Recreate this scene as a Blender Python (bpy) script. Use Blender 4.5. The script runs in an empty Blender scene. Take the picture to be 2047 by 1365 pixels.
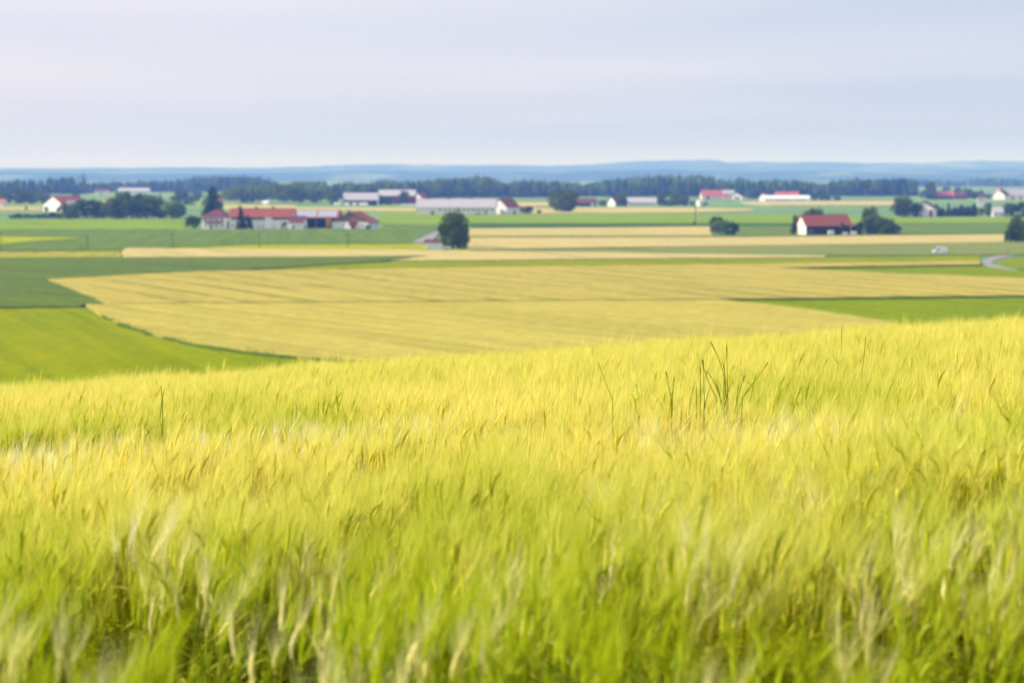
import bpy, math, random
import numpy as np
from mathutils import Vector, Matrix

R = math.radians
SC = bpy.context.scene
COL = SC.collection
random.seed(7)
rng = np.random.default_rng(11)

# ------------------------------------------------------------------ camera
EYE = 32.0                      # eye height over the plain (m)
FPX = 85.0 / 36.0 * 2047.0      # focal length in photograph pixels
HZ = 350.0                      # photograph row of the true horizon
PITCH = math.atan((682.5 - HZ) / FPX)
cam_d = bpy.data.cameras.new('camera')
cam_d.lens = 85.0
cam_d.sensor_width = 36.0
cam_d.clip_start = 0.2
cam_d.clip_end = 60000.0
cam_d.dof.use_dof = True
cam_d.dof.focus_distance = 13.2
cam_d.dof.aperture_fstop = 4.1
cam = bpy.data.objects.new('camera', cam_d)
cam.location = (0, 0, EYE)
cam.rotation_euler = (math.pi / 2 - PITCH, 0, 0)
COL.objects.link(cam)
SC.camera = cam

# ------------------------------------------------------------------ light
SUN_EL, SUN_AZ = 37.0, -86.0        # azimuth: degrees clockwise from the view axis (+Y); left is negative
world = bpy.data.worlds.new('World')
SC.world = world
world.use_nodes = True
wn = world.node_tree
wn.nodes.clear()
wo = wn.nodes.new('ShaderNodeOutputWorld')
bg = wn.nodes.new('ShaderNodeBackground')
sky = wn.nodes.new('ShaderNodeTexSky')
sky.sky_type = 'NISHITA'
sky.sun_disc = False
sky.sun_elevation = R(SUN_EL)
sky.sun_rotation = R(SUN_AZ)
sky.altitude = 500
sky.air_density = 1.0
sky.dust_density = 2.5
sky.ozone_density = 1.5
# thin high cloud veil over the whole dome, drawn out in faint level bands
tc = wn.nodes.new('ShaderNodeTexCoord')
mp = wn.nodes.new('ShaderNodeMapping')
mp.inputs['Scale'].default_value = (1.6, 1.6, 26.0)
mp.inputs['Location'].default_value = (3.0, 0.0, 0.6)
nz = wn.nodes.new('ShaderNodeTexNoise')
nz.inputs['Scale'].default_value = 1.3
nz.inputs['Detail'].default_value = 3.0
nz.inputs['Roughness'].default_value = 0.45
rp = wn.nodes.new('ShaderNodeMapRange')
rp.inputs['From Min'].default_value = 0.35
rp.inputs['From Max'].default_value = 0.68
rp.inputs['To Min'].default_value = 0.0
rp.inputs['To Max'].default_value = 1.0
mx = wn.nodes.new('ShaderNodeMix')
mx.data_type = 'RGBA'
mx.inputs[7].default_value = (7.6, 7.4, 8.4, 1)
wn.links.new(tc.outputs['Generated'], mp.inputs['Vector'])
wn.links.new(mp.outputs[0], nz.inputs['Vector'])
wn.links.new(nz.outputs['Fac'], rp.inputs['Value'])
wn.links.new(rp.outputs[0], mx.inputs[0])
mx.inputs[6].default_value = (5.4, 6.05, 7.8, 1)
mx2 = wn.nodes.new('ShaderNodeMix')
mx2.data_type = 'RGBA'
mx2.inputs[0].default_value = 0.82
wn.links.new(sky.outputs[0], mx2.inputs[6])
wn.links.new(mx.outputs[2], mx2.inputs[7])
wn.links.new(mx2.outputs[2], bg.inputs['Color'])
wn.links.new(bg.outputs[0], wo.inputs['Surface'])
bg.inputs['Strength'].default_value = 0.086

sun_d = bpy.data.lights.new('sun', 'SUN')
sun_d.energy = 5.0
sun_d.angle = R(2.0)
sun_d.color = (1.0, 0.95, 0.85)
sun = bpy.data.objects.new('sun', sun_d)
az, el = R(SUN_AZ), R(SUN_EL)
to_sun = Vector((math.sin(az) * math.cos(el), math.cos(az) * math.cos(el), math.sin(el)))
sun.rotation_euler = to_sun.to_track_quat('Z', 'Y').to_euler()
sun.location = (-60, 20, 80)
COL.objects.link(sun)

SC.view_settings.view_transform = 'Standard'
SC.view_settings.look = 'None'
SC.view_settings.gamma = 1.0
SC.view_settings.exposure = 0.47
SC.view_settings.use_curve_mapping = False
SC.cycles.max_bounces = 8
SC.cycles.diffuse_bounces = 4
SC.cycles.transmission_bounces = 4
SC.cycles.transparent_max_bounces = 4
SC.cycles.volume_bounces = 0
SC.cycles.use_denoising = True

# ------------------------------------------------------------------ helpers
CP, SP = math.cos(PITCH), math.sin(PITCH)
def ray(px, py):
    u, v = (px - 1023.5) / FPX, (682.5 - py) / FPX
    return Vector((u, CP + v * SP, -SP + v * CP))
def at(px, py, z=0.0):                     # where the plain lies under a photograph point
    r = ray(px, py)
    t = (z - EYE) / r.z
    return Vector((r.x * t, r.y * t, z))
def at_depth(px, py, d):
    r = ray(px, py)
    return Vector((0, 0, EYE)) + r * (d / r.y)
def mpp(by):                               # metres per photograph pixel for things standing at row by
    return EYE / (by - HZ)
def lin(r, g, b, k=1.0):
    f = lambda c: (c / 12.92 if c <= 0.04045 else ((c + 0.055) / 1.055) ** 2.4)
    return (f(r / 255) * k, f(g / 255) * k, f(b / 255) * k, 1.0)

CROP = 0.96
def hill(x, y):
    """height of the bare ground: convex hilltop under the camera running down to the plain at z = 0"""
    x = np.asarray(x, float); y = np.asarray(y, float)
    yp = np.maximum(y, 0)
    h = EYE - (0.625 + CROP) - 0.0288 * y - 0.000761 * yp * yp - 0.004 * np.minimum(y, 0) ** 2 * 0.02
    h = h + 0.066 * 60 * np.tanh(x / 60) - (x / 420.0) ** 2 * 6
    k = 1.2
    return 0.5 * (h + np.sqrt(h * h + k * k))

def tag(o, label=None, cat=None, group=None, kind=None):
    if label: o['label'] = label
    if cat: o['category'] = cat
    if group: o['group'] = group
    if kind: o['kind'] = kind
    return o
def empty(name, loc, rz=0.0):
    o = bpy.data.objects.new(name, None)
    o.empty_display_size = 1.0
    o.location = loc
    o.rotation_euler = (0, 0, rz)
    COL.objects.link(o)
    return o
def link_mesh(name, me, parent=None):
    o = bpy.data.objects.new(name, me)
    COL.objects.link(o)
    if parent is not None: o.parent = parent
    return o

class MB:
    """collects verts and faces for one mesh"""
    def __init__(s): s.v, s.f, s.m = [], [], []
    def add(s, vs, fs, mi=0):
        n = len(s.v)
        s.v.extend([tuple(p) for p in vs])
        s.f.extend([tuple(i + n for i in f) for f in fs])
        s.m.extend([mi] * len(fs))
        return s
    def box(s, x0, x1, y0, y1, z0, z1, mi=0):
        vs = [(x, y, z) for z in (z0, z1) for y in (y0, y1) for x in (x0, x1)]
        return s.add(vs, [(0, 2, 3, 1), (4, 5, 7, 6), (0, 1, 5, 4), (2, 6, 7, 3), (0, 4, 6, 2), (1, 3, 7, 5)], mi)
    def tube(s, pts, rads, n=6, mi=0):
        pts = [Vector(p) for p in pts]
        vs, fs = [], []
        for i, p in enumerate(pts):
            d = (pts[min(i + 1, len(pts) - 1)] - pts[max(i - 1, 0)])
            d = d.normalized() if d.length > 1e-9 else Vector((0, 0, 1))
            a = d.orthogonal().normalized(); b = d.cross(a)
            for k in range(n):
                t = 2 * math.pi * k / n
                vs.append(p + (a * math.cos(t) + b * math.sin(t)) * rads[i])
        for i in range(len(pts) - 1):
            for k in range(n):
                k2 = (k + 1) % n
                fs.append((i * n + k, i * n + k2, (i + 1) * n + k2, (i + 1) * n + k))
        fs.append(tuple(range(n - 1, -1, -1)))
        fs.append(tuple((len(pts) - 1) * n + k for k in range(n)))
        return s.add(vs, fs, mi)
    def prism(s, poly, z0, z1, mi=0):
        n = len(poly)
        vs = [(p[0], p[1], z0) for p in poly] + [(p[0], p[1], z1) for p in poly]
        fs = [tuple(range(n, 2 * n))] + [(i, (i + 1) % n, n + (i + 1) % n, n + i) for i in range(n)]
        return s.add(vs, fs, mi)
    def mesh(s, name, mats, smooth=False):
        me = bpy.data.meshes.new(name)
        me.from_pydata(s.v, [], s.f)
        for m in (mats if isinstance(mats, (list, tuple)) else [mats]): me.materials.append(m)
        me.polygons.foreach_set('material_index', s.m)
        if smooth: me.polygons.foreach_set('use_smooth', [True] * len(s.f))
        me.update()
        return me
    def build(s, name, mats, parent=None, smooth=False):
        return link_mesh(name, s.mesh(name, mats, smooth), parent)

# ------------------------------------------------------------------ materials
def new_mat(name):
    m = bpy.data.materials.new(name)
    m.use_nodes = True
    nt = m.node_tree
    return m, nt, nt.nodes['Principled BSDF'], nt.nodes['Material Output']
def noise(nt, scale, detail=3, rough=0.55, coord='Object', sc=(1, 1, 1), rot=0.0):
    t = nt.nodes.new('ShaderNodeTexCoord')
    mpn = nt.nodes.new('ShaderNodeMapping')
    mpn.inputs['Scale'].default_value = sc
    mpn.inputs['Rotation'].default_value = (0, 0, rot)
    n = nt.nodes.new('ShaderNodeTexNoise')
    n.inputs['Scale'].default_value = scale
    n.inputs['Detail'].default_value = detail
    n.inputs['Roughness'].default_value = rough
    nt.links.new(t.outputs[coord], mpn.inputs[0])
    nt.links.new(mpn.outputs[0], n.inputs['Vector'])
    return n
def ramp(nt, src, stops):
    r = nt.nodes.new('ShaderNodeValToRGB')
    e = r.color_ramp.elements
    e[0].position, e[0].color = stops[0]
    e[1].position, e[1].color = stops[-1]
    for p, c in stops[1:-1]:
        k = e.new(p); k.color = c
    nt.links.new(src, r.inputs[0])
    return r
def mix(nt, fac, a, b, mode='MIX'):
    n = nt.nodes.new('ShaderNodeMix')
    n.data_type = 'RGBA'
    n.blend_type = mode
    for val, i in ((fac, 0), (a, 6), (b, 7)):
        if hasattr(val, 'is_linked') or hasattr(val, 'links'): nt.links.new(val, n.inputs[i])
        else: n.inputs[i].default_value = val
    return n.outputs[2]
def shade(c, k):
    return (c[0] * k, c[1] * k, c[2] * k, 1.0)

def plain_mat(name, c, rough=0.7, var=0.14, scale=0.6, spec=0.2, metal=0.0):
    m, nt, b, o = new_mat(name)
    n = noise(nt, scale, 4, 0.6)
    r = ramp(nt, n.outputs['Fac'], [(0.3, shade(c, 1 - var)), (0.7, shade(c, 1 + var))])
    nt.links.new(r.outputs[0], b.inputs['Base Color'])
    b.inputs['Roughness'].default_value = rough
    b.inputs['Specular IOR Level'].default_value = spec
    b.inputs['Metallic'].default_value = metal
    return m

def field_mat(name, c, c2=None, stripe=None, amt=0.35, patch=0.3, fine=0.12, pscale=0.012):
    """standing crop or meadow: broad patches, fine grain and, where given, tramlines
    stripe = (unit direction along which the lines run, spacing in m, half width as a fraction, line colour)"""
    m, nt, b, o = new_mat(name)
    c2 = c2 or shade(c, 0.8)
    n1 = noise(nt, pscale, 5, 0.6)
    r1 = ramp(nt, n1.outputs['Fac'], [(0.32, c2), (0.62, c)])
    col = mix(nt, patch, c, r1.outputs[0])
    n2 = noise(nt, 0.35, 3, 0.7)
    r2 = ramp(nt, n2.outputs['Fac'], [(0.3, (1 - fine * 2, 1 - fine * 2, 1 - fine * 2, 1)), (0.7, (1 + fine, 1 + fine, 1 + fine, 1))])
    col = mix(nt, 1.0, col, r2.outputs[0], 'MULTIPLY')
    sdir = stripe[0] if stripe else (0.3, -0.95)
    tn = nt.nodes.new('ShaderNodeTexCoord')
    ma = nt.nodes.new('ShaderNodeMapping'); ma.inputs['Rotation'].default_value = (0, 0, math.pi / 2 - math.atan2(sdir[1], sdir[0]))
    mb_ = nt.nodes.new('ShaderNodeMapping'); mb_.inputs['Scale'].default_value = (0.24, 0.006, 1)
    n3 = nt.nodes.new('ShaderNodeTexNoise'); n3.inputs['Scale'].default_value = 1.0
    n3.inputs['Detail'].default_value = 4.0; n3.inputs['Roughness'].default_value = 0.6
    nt.links.new(tn.outputs['Object'], ma.inputs[0]); nt.links.new(ma.outputs[0], mb_.inputs[0]); nt.links.new(mb_.outputs[0], n3.inputs['Vector'])
    r3 = ramp(nt, n3.outputs['Fac'], [(0.34, (0.80, 0.84, 0.78, 1)), (0.5, (1, 1, 1, 1)), (0.68, (1.13, 1.10, 1.06, 1))])
    col = mix(nt, 1.0, col, r3.outputs[0], 'MULTIPLY')
    if stripe:
        (dx, dy), spacing, half, cl = stripe
        l = math.hypot(dx, dy)
        t = nt.nodes.new('ShaderNodeTexCoord')
        dot = nt.nodes.new('ShaderNodeVectorMath'); dot.operation = 'DOT_PRODUCT'
        dot.inputs[1].default_value = (dy / l / spacing, -dx / l / spacing, 0)
        nt.links.new(t.outputs['Object'], dot.inputs[0])
        nw = noise(nt, 0.006, 2, 0.5)
        ad = nt.nodes.new('ShaderNodeMath'); ad.operation = 'MULTIPLY_ADD'
        ad.inputs[1].default_value = 0.7
        nt.links.new(nw.outputs['Fac'], ad.inputs[0])
        nt.links.new(dot.outputs['Value'], ad.inputs[2])
        fr = nt.nodes.new('ShaderNodeMath'); fr.operation = 'FRACT'
        nt.links.new(ad.outputs[0], fr.inputs[0])
        pp = nt.nodes.new('ShaderNodeMath'); pp.operation = 'SUBTRACT'; pp.inputs[1].default_value = 0.5
        nt.links.new(fr.outputs[0], pp.inputs[0])
        ab = nt.nodes.new('ShaderNodeMath'); ab.operation = 'ABSOLUTE'
        nt.links.new(pp.outputs[0], ab.inputs[0])
        mr = nt.nodes.new('ShaderNodeMapRange'); mr.interpolation_type = 'SMOOTHSTEP'
        mr.inputs['From Min'].default_value = half
        mr.inputs['From Max'].default_value = 0.0
        nt.links.new(ab.outputs[0], mr.inputs['Value'])
        nb = noise(nt, 0.018, 3, 0.6)          # lines fade in and out
        br = nt.nodes.new('ShaderNodeMapRange')
        br.inputs['From Min'].default_value = 0.40
        br.inputs['From Max'].default_value = 0.58
        nt.links.new(nb.outputs['Fac'], br.inputs['Value'])
        mu = nt.nodes.new('ShaderNodeMath'); mu.operation = 'MULTIPLY'
        nt.links.new(mr.outputs[0], mu.inputs[0]); nt.links.new(br.outputs[0], mu.inputs[1])
        ml = nt.nodes.new('ShaderNodeMath'); ml.operation = 'MULTIPLY'; ml.inputs[1].default_value = amt
        nt.links.new(mu.outputs[0], ml.inputs[0])
        col = mix(nt, ml.outputs[0], col, cl)
    nt.links.new(col, b.inputs['Base Color'])
    b.inputs['Roughness'].default_value = 0.9
    b.inputs['Specular IOR Level'].default_value = 0.0
    bp = nt.nodes.new('ShaderNodeBump')
    bp.inputs['Strength'].default_value = 0.5
    bp.inputs['Distance'].default_value = 0.6
    nt.links.new(n2.outputs['Fac'], bp.inputs['Height'])
    nt.links.new(bp.outputs[0], b.inputs['Normal'])
    return m

def leaf_mat(name, dark, light, trans=0.35, scale=0.25, tcol=None, rnd=0.25):
    m, nt, b, o = new_mat(name)
    n = noise(nt, scale, 3, 0.6)
    r = ramp(nt, n.outputs['Fac'], [(0.33, dark), (0.68, light)])
    oi = nt.nodes.new('ShaderNodeObjectInfo')
    mr = nt.nodes.new('ShaderNodeMapRange')
    mr.inputs['To Min'].default_value = 1 - rnd
    mr.inputs['To Max'].default_value = 1 + rnd
    nt.links.new(oi.outputs['Random'], mr.inputs['Value'])
    col = mix(nt, 1.0, r.outputs[0], mr.outputs[0], 'MULTIPLY')
    d = nt.nodes.new('ShaderNodeBsdfDiffuse')
    t = nt.nodes.new('ShaderNodeBsdfTranslucent')
    nt.links.new(col, d.inputs[0]); nt.links.new(col, t.inputs[0])
    ms = nt.nodes.new('ShaderNodeMixShader'); ms.inputs[0].default_value = trans
    nt.links.new(d.outputs[0], ms.inputs[1]); nt.links.new(t.outputs[0], ms.inputs[2])
    nt.links.new(ms.outputs[0], o.inputs['Surface'])
    nt.nodes.remove(b)
    return m

# ------------------------------------------------------------------ ground sheet, hills
def axis(segs):
    out = []
    for a, b, st in segs:
        out += list(np.arange(a, b, st))
    out.append(segs[-1][1])
    return np.array(out)
gx = axis([(-9000, -1000, 800), (-1000, -200, 80), (-200, -40, 10), (-40, 40, 2), (40, 200, 10), (200, 1000, 80), (1000, 9000, 800)])
gy = axis([(-400, -40, 40), (-40, 0, 5), (0, 70, 1.5), (70, 300, 8), (300, 1000, 50), (1000, 26000, 1000)])
def grid_mesh(name, xs, ys, zf, mat, smooth=True):
    X, Y = np.meshgrid(xs, ys)
    Z = zf(X, Y)
    nx, ny = len(xs), len(ys)
    v = np.stack([X.ravel(), Y.ravel(), Z.ravel()], 1)
    i = np.arange(nx * ny).reshape(ny, nx)
    f = np.stack([i[:-1, :-1].ravel(), i[:-1, 1:].ravel(), i[1:, 1:].ravel(), i[1:, :-1].ravel()], 1)
    me = bpy.data.meshes.new(name)
    me.from_pydata(v.tolist(), [], f.tolist())
    me.materials.append(mat)
    if smooth: me.polygons.foreach_set('use_smooth', [True] * len(f))
    me.update()
    return link_mesh(name, me)

gm, nt, b, o = new_mat('farmland')
tcg = nt.nodes.new('ShaderNodeTexCoord')
mg = nt.nodes.new('ShaderNodeMapping'); mg.inputs['Rotation'].default_value = (0, 0, 0.25)
mg.inputs['Scale'].default_value = (0.0026, 0.0052, 1)
vg = nt.nodes.new('ShaderNodeTexVoronoi'); vg.inputs['Scale'].default_value = 1.0
nt.links.new(tcg.outputs['Object'], mg.inputs[0]); nt.links.new(mg.outputs[0], vg.inputs['Vector'])
sx = nt.nodes.new('ShaderNodeSeparateColor'); nt.links.new(vg.outputs['Color'], sx.inputs[0])
rg = ramp(nt, sx.outputs[0], [(0.0, lin(118, 158, 92, 0.62)), (0.3, lin(140, 172, 84, 0.62)), (0.55, lin(152, 178, 78, 0.62)), (0.8, lin(128, 160, 96, 0.62)), (1.0, lin(205, 190, 120, 0.62))])
rg.color_ramp.interpolation = 'CONSTANT'
ng = noise(nt, 0.02, 5, 0.6)
r2 = ramp(nt, ng.outputs['Fac'], [(0.3, (0.8, 0.8, 0.8, 1)), (0.7, (1.1, 1.1, 1.1, 1))])
nt.links.new(mix(nt, 1.0, rg.outputs[0], r2.outputs[0], 'MULTIPLY'), b.inputs['Base Color'])
b.inputs['Roughness'].default_value = 0.95
b.inputs['Specular IOR Level'].default_value = 0.05
ground = grid_mesh('ground', gx, gy, hill, gm)
tag(ground, kind='structure')

hm, nt, b, o = new_mat('wooded_hill')
nh = noise(nt, 0.0016, 6, 0.6, sc=(1, 0.6, 1))
rh = ramp(nt, nh.outputs['Fac'], [(0.40, lin(44, 70, 50, 0.7)), (0.56, lin(60, 92, 58, 0.7)), (0.64, lin(120, 140, 80, 0.7))])
nt.links.new(rh.outputs[0], b.inputs['Base Color'])
b.inputs['Roughness'].default_value = 1.0
b.inputs['Specular IOR Level'].default_value = 0.0
def hills(name, dist, prof, depth, seed, rough):
    rr = np.random.default_rng(seed)
    xs = np.arange(-0.30 * dist, 0.30 * dist, dist * 0.0016)
    u = 1023.5 + xs / dist * FPX
    px, py = np.array([p[0] for p in prof], float), np.array([p[1] for p in prof], float)
    top = (HZ - np.interp(u, px, py)) / FPX * dist + EYE
    for wl, am in ((700, 3.0), (260, 2.0), (90, 1.6), (40, 1.3)):
        top = top + np.interp(xs, np.arange(xs[0], xs[-1] + wl, wl), rr.uniform(-am, am, int((xs[-1] - xs[0]) / wl) + 2)[:len(np.arange(xs[0], xs[-1] + wl, wl))]) * rough
    ts = np.linspace(0, 1, 15)
    ys = dist - depth + ts * 2 * depth
    prof2 = np.sin(np.pi * ts) ** 1.3
    X, T = np.meshgrid(xs, ts)
    bumpz = rr.uniform(-1, 1, X.shape) * 2.0 * rough
    Z = np.outer(prof2, top) + bumpz * np.outer(prof2, np.ones(len(xs))) - 1.5
    Y = np.outer(ys, np.ones(len(xs)))
    nx, ny = len(xs), len(ys)
    v = np.stack([X.ravel(), Y.ravel(), Z.ravel()], 1)
    i = np.arange(nx * ny).reshape(ny, nx)
    f = np.stack([i[:-1, :-1].ravel(), i[:-1, 1:].ravel(), i[1:, 1:].ravel(), i[1:, :-1].ravel()], 1)
    me = bpy.data.meshes.new(name)
    me.from_pydata(v.tolist(), [], f.tolist())
    me.materials.append(hm)
    me.polygons.foreach_set('use_smooth', [True] * len(f))
    tag(link_mesh(name, me), kind='structure')
hills('hills', 20000, [(-400, 338), (0, 337), (150, 336), (350, 334), (500, 336), (620, 333), (690, 330), (800, 328), (930, 331), (1000, 330), (1100, 331), (1180, 329), (1230, 325), (1290, 321), (1430, 320), (1455, 326), (1510, 323), (1560, 325), (1620, 323), (1665, 325), (1780, 326), (1850, 327), (1920, 322), (2047, 323), (2500, 324)], 2600, 3, 1.2)
hills('foothills', 13500, [(-400, 346), (0, 343), (200, 345), (420, 347), (560, 344), (760, 341), (900, 345), (1060, 343), (1180, 340), (1330, 338), (1500, 343), (1640, 340), (1760, 344), (1900, 341), (2047, 340), (2500, 344)], 1200, 5, 0.8)

# ------------------------------------------------------------------ fields: standing crops as slabs with real height
K = 0.64
WHEAT = lin(218, 199, 130, K)
PALE = lin(208, 189, 94, K)
field_defs = []
def field(name, pts, h, mat, jit=0.5):
    """outline given by photograph points, laid on the plain; h is the height of the crop"""
    P = []
    n = len(pts)
    for i in range(n):
        a, c = pts[i], pts[(i + 1) % n]
        pa, pb = at(*a, h), at(*c, h)
        seg = max(1, min(70, int((pb - pa).length / 5)))
        w = (pb - pa); nrm = Vector((-w.y, w.x, 0))
        nrm = nrm.normalized() if nrm.length > 0 else nrm
        for k in range(seg):
            j = random.uniform(-jit, jit) if k else 0
            p = pa.lerp(pb, k / seg) + nrm * j
            P.append((p.x, p.y))
    area = sum(P[i][0] * P[(i + 1) % len(P)][1] - P[(i + 1) % len(P)][0] * P[i][1] for i in range(len(P)))
    if area < 0: P.reverse()
    o = MB().prism(P, -0.3, h).build(name, mat)
    tag(o, kind='structure')
    return o

TRAM = (0.40, -0.92)
m_pale1 = field_mat('ripening_barley_upper', PALE, lin(192, 180, 84, K), (TRAM, 15.0, 0.12, lin(96, 112, 34, K)), 1.0, 0.5, pscale=0.03)
m_pale2 = field_mat('ripening_barley_lower', lin(212, 194, 94, K), lin(198, 188, 84, K), ((0.50, -0.86), 9.0, 0.12, lin(150, 156, 60, K)), 0.7, 0.5, pscale=0.03)
m_wheat = field_mat('ripe_grain', WHEAT, lin(216, 198, 118, K), None, 0.3, 0.6)
m_mead = field_mat('bright_meadow', lin(146, 160, 0, K), lin(164, 166, 2, K), None, 0.3, 0.7, pscale=0.03)
m_meadr = field_mat('green_meadow', lin(136, 156, 4, K), lin(152, 162, 8, K), None, 0.3, 0.7, pscale=0.02)
m_teal = field_mat('young_wheat', lin(110, 131, 58, K), lin(122, 138, 56, K), ((0.6, -0.8), 24.0, 0.03, lin(62, 108, 70, K)), 0.6, 0.6)
m_gg = field_mat('grey_green_crop', lin(114, 141, 60, K), lin(130, 148, 64, K), ((0.1, -1.0), 21.0, 0.03, lin(90, 135, 85, K)), 0.4, 0.7)
m_olive = field_mat('olive_crop', lin(140, 152, 80, K), lin(152, 160, 88, K), None, 0.3, 0.7)
m_green = field_mat('mid_green_grass', lin(142, 172, 34, K), lin(154, 172, 48, K), None, 0.3, 0.7)
m_strip = field_mat('stubble_strip', lin(178, 182, 52, K), lin(190, 172, 84, K), ((0.08, -1.0), 5.0, 0.2, lin(150, 128, 70, K)), 0.6, 0.9)
m_lime = field_mat('lime_crop', lin(176, 186, 4, K), lin(190, 190, 10, K), None, 0.3, 0.7)
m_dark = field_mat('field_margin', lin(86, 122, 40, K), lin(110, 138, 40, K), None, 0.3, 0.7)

curve = [(160, 612), (200, 631), (260, 655), (330, 675), (400, 690), (480, 702), (560, 710), (640, 717), (760, 728), (900, 745)]
field('meadow_left', [(-420, 617), (158, 613)] + curve[1:] + [(900, 800), (-420, 800)], 0.30, m_mead)
field('barley_field_lower', [(172, 607), (215, 607.5), (1000, 601.5), (1440, 599), (1490, 603), (1600, 615), (1750, 638), (1860, 658), (2000, 690), (2000, 790), (930, 790), (900, 742), (766, 726), (644, 715), (560, 708), (482, 700), (402, 688), (333, 673), (264, 653), (205, 629)], 0.85, m_pale2)
field('barley_field_upper', [(95, 558), (280, 548), (430, 541), (700, 537.5), (1000, 532.5), (1500, 527), (1958, 520.5), (1958, 528.5), (1560, 535), (1800, 546), (2047, 556), (2420, 568), (2420, 586), (2047, 590), (1445, 597), (1000, 600), (216, 606), (160, 584)], 0.80, m_pale1)
field('meadow_right', [(1445, 599.5), (2047, 592.5), (2420, 588), (2420, 760), (2010, 700), (1862, 657), (1752, 637), (1602, 614), (1492, 602)], 0.30, m_meadr)
field('young_wheat_field', [(-420, 518.5), (250, 515), (600, 514), (860, 511.5), (760, 521), (700, 525), (460, 540), (280, 547.5), (93, 557.5), (158, 584), (214, 606.3), (170, 607), (155, 612), (-420, 616)], 0.62, m_teal)
field('stubble_strip', [(-420, 503), (241, 500), (242, 514), (-420, 517.5)], 0.36, m_strip)
field('grain_strip_long', [(243, 504), (247, 498), (258, 495.5), (500, 497), (850, 499), (1000, 502), (1200, 504), (1650, 511), (1650, 514), (1200, 517), (1000, 519.5), (780, 521), (862, 510.5), (600, 513), (252, 514)], 0.66, m_wheat)
field('meadow_strip', [(462, 540), (702, 525.5), (782, 521.4), (1000, 520), (1500, 515), (1650, 514.2), (1960, 510.5), (1959, 520), (1500, 526.5), (1000, 531.8), (700, 537)], 0.22, m_mead)
field('verge_wedge', [(1562, 535.3), (1960, 529), (1975, 534), (2032, 542), (2420, 542), (2420, 566), (2047, 555.5), (1800, 545.5)], 0.28, m_meadr)
field('verge_roadside', [(2012, 517), (2060, 513), (2420, 509), (2420, 541), (2034, 538.5), (2003, 530), (1990, 525)], 0.30, m_meadr)
field('grain_field_mid', [(936, 475), (1415, 474), (1600, 472.5), (2008, 468), (2008, 484), (1500, 490.5), (936, 498)], 0.75, m_wheat)
field('olive_field', [(936, 499.5), (1500, 491), (2012, 484.6), (2420, 481), (2420, 508), (1965, 509), (1650, 510.5), (1200, 503.5), (1000, 501.5)], 0.50, m_olive)
field('grain_field_upper', [(940, 457), (1417, 452.5), (1424, 470), (936, 471.5)], 0.70, m_wheat)
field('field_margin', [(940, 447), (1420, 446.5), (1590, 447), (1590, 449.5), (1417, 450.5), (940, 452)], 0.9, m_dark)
field('meadow_centre', [(764, 424), (1400, 426), (1400, 446), (940, 446), (868, 449), (760, 446)], 0.35, m_green)
field('crop_centre_left', [(-420, 461), (360, 458.5), (770, 457), (762, 447), (868, 450), (868, 466), (822, 486), (500, 488), (345, 495), (240, 499), (-420, 502)], 0.40, m_gg)
field('lime_wedge', [(-420, 474), (0, 473), (170, 475.5), (60, 482), (0, 488.5), (-420, 494)], 0.65, m_lime)
field('lime_strip', [(330, 496.5), (500, 489.5), (820, 487.5), (858, 488), (856, 499), (500, 496.8)], 0.70, m_lime)
field('grass_left', [(-420, 439), (400, 439), (380, 458), (-420, 460)], 0.30, m_green)
field('crop_right', [(1425, 451), (1590, 450.5), (1810, 447), (2420, 446), (2420, 466), (2010, 466), (1600, 471), (1425, 472.5)], 0.45, m_gg)
field('grass_right', [(1400, 430), (1600, 428), (1800, 436), (2420, 434), (2420, 445), (1810, 446), (1590, 446), (1400, 445)], 0.32, m_green)
field('grain_band_left', [(447, 410), (592, 410), (592, 415), (832, 415.5), (832, 422), (447, 418)], 0.7, m_wheat)
field('grain_band_far_left', [(-420, 413.5), (82, 413.5), (82, 420), (-420, 421)], 0.7, m_wheat)
field('grain_band_centre', [(1015, 416.5), (1330, 415), (1500, 418), (1510, 421), (1380, 424.5), (1015, 427)], 0.7, m_wheat)
field('grain_band_right', [(1480, 404), (1540, 402.5), (1795, 402), (1795, 410.5), (1540, 410), (1490, 407)], 0.7, m_wheat)
field('grain_band_far', [(1030, 405), (1100, 404), (1100, 412), (1030, 412.5)], 0.7, m_wheat)

MARGINS = []
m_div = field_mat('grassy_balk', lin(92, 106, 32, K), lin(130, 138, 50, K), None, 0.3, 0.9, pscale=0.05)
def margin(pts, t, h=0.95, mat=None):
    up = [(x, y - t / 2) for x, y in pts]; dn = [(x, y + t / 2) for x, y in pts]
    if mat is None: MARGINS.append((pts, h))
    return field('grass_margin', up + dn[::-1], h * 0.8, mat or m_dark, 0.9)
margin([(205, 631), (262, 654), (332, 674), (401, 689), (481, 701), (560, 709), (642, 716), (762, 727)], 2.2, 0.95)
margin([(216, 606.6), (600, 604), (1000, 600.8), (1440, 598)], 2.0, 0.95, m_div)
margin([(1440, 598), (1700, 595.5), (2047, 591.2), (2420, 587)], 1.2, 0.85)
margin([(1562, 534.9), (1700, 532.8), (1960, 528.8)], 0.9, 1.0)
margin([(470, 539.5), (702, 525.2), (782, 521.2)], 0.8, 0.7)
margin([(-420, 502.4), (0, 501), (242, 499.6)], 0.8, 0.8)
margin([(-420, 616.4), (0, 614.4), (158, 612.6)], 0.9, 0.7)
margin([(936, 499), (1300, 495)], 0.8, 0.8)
margin([(936, 473.2), (1420, 472.2)], 1.6, 0.75, m_mead)

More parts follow.
